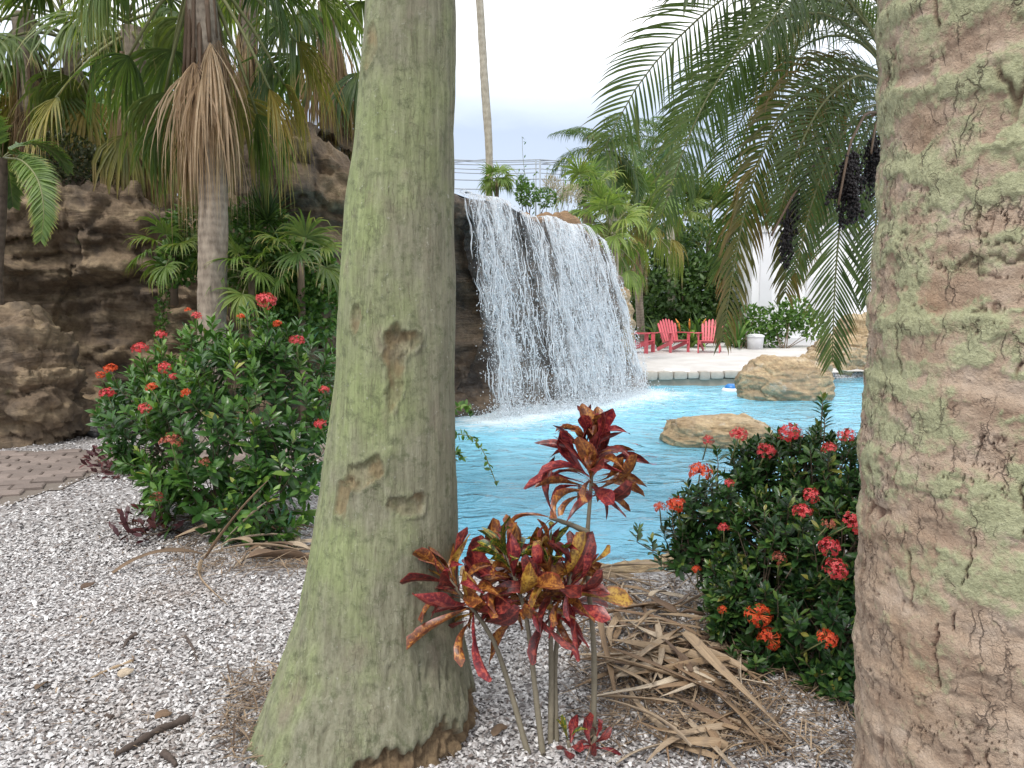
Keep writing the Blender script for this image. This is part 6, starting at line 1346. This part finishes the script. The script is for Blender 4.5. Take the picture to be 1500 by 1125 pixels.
# plants on the waterfall top
def on_top(px, Y, z=3.0): q = at(px, 300, Y); return (q[0], Y, z)
leafy_shrub('shrub', 'small green shrub on top of the waterfall rock', [sph(772, 285, 15.6, 15), sph(800, 290, 15.8, 13), sph(765, 268, 15.6, 8)], 900, 0.07, 0.02, 'shrub_leaf', 921, on_top(780, 15.7, 2.9), stems=6, tiny=True)
leafy_shrub('grass_clump', 'pinkish dry flowering grass on top of the waterfall rock', [sph(815, 280, 16.2, 17), sph(838, 286, 16.4, 15), sph(806, 268, 16.2, 10)], 900, 0.09, 0.008, 'plume', 922, on_top(825, 16.3, 2.9), 'grass', stems=12, tiny=True, stem_r=0.006, fill=0.7, up=0.9)
th_ = thing('tall_weed', 'tall thin weed stems sticking up from the waterfall top', 'weed', on_top(770, 15.8, 2.95))
rg = np.random.default_rng(12)
for px, py in ((768, 200), (785, 255), (760, 250), (805, 245), (832, 250)):
    a, b = np.array(on_top(770 + (px - 770) * 0.7, 15.8, 2.95)), at(px, py, 15.8); t = np.linspace(0, 1, 9)[:, None]; pth = a + (b - a) * t + np.array([0.04, 0, 0]) * np.sin(t * 5)
    V, Q, T = tube(pth, np.linspace(0.007, 0.003, 9), 4); part('stem', MB().add(V, Q, T), MAT['petiole'], th_)
    n = 22; P = a + (b - a) * rg.uniform(0.25, 1.02, n)[:, None]; part('foliage', leaves(P, rg.normal(0, 1, (n, 3)) + UP * 0.6, UP + rg.normal(0, .4, (n, 3)), 0.075, 0.014, rg.random(n), (0.1, 1, 0)), MAT['shrub_leaf'], th_, 'stuff')
low_fan('small fan palm with a brown dead leaf beside the slim leaning trunk', at(728, 262, 18.6), 12, 0.42, 'fan_leaf_bright', 931, base=(at(728, 262, 18.6)[0], 18.6, 0.0), pet=0.5)
# green plants glimpsed between trunk and waterfall
for k, (px, py, Y) in enumerate(((655, 420, 21), (690, 400, 23), (620, 410, 22))):
    bg_fan(['fan palm glimpsed between the mossy trunk and the waterfall rock', 'fan palm hidden behind the waterfall rock', 'fan palm on the sand behind the mossy trunk'][k], px, py, Y, 0.95, 940 + k, n=16)
# trees behind the cliff on the far left
for k, (px, py, Y, r) in enumerate(((20, 200, 17, 85), (140, 215, 19, 70), (300, 230, 23, 60))):
    c = sph(px, py, Y, r); rr = c[3]
    leafy_shrub('leafy_tree', ['leafy green tree behind the dark boulder end of the cliff', 'leafy tree filling the gap behind the cliff top', 'distant green tree seen low behind the slim palm trunk'][k], [c, (c[0] - rr * .7, c[1], c[2] - .4, rr * .8), (c[0] + rr * .7, c[1], c[2] - .5, rr * .7)], 3000, 0.22, 0.06, 'hedge_leaf', 960 + k, (c[0], c[1], 0), 'tree', stems=6, stem_r=0.09, tiny=True, gapc=0.05)
# aviary frame of posts and cables
av = thing('aviary_frame', 'grey cable and post aviary frame standing against the sky behind the waterfall', 'aviary', (-4, 40, 0))
x0, x1 = -17.0, 7.5
def zat(py, Y): return at(750, py, Y)[2]
for k, (pl, pr, Y) in enumerate(((224, 237, 40), (231, 243, 42), (238, 250, 44), (244, 256, 46), (256, 264, 40), (271, 276, 40), (226, 240, 47))):
    pts = np.array([(x0 + (x1 - x0) * t, Y, zat(pl + (pr - pl) * t, Y) - 0.25 * math.sin(np.pi * ((t * 4) % 1)) * 0.4) for t in np.linspace(0, 1, 33)]); V, Q, T = tube(pts, 0.032, 5); part('cable', MB().add(V, Q, T), MAT['steel'], av)
for t in (0.0, 0.33, 0.75, 1.0):
    for Y in (40, 47):
        z = zat(226 + 12 * t, Y); X_ = x0 + (x1 - x0) * t; V, Q, T = tube([(X_, Y, -0.2), (X_, Y, z * 0.5), (X_, Y, z)], [0.07, 0.06, 0.05], 7); part('post', MB().add(V, Q, T), MAT['steel'], av)
    z = zat(226 + 12 * t, 40); V, Q, T = tube([(x0 + (x1 - x0) * t, 40, z), (x0 + (x1 - x0) * t + 1, 47, zat(226 + 12 * t, 47))], 0.03, 5); part('rafter', MB().add(V, Q, T), MAT['steel'], av)
for X_ in (-3.5, 1.5, 4.5, -8, -12):
    V, Q, T = tube([(X_, 40, zat(240, 40)), (X_ + 2.4, 47, zat(232, 47))], 0.028, 5); part('brace', MB().add(V, Q, T), MAT['steel'], av)
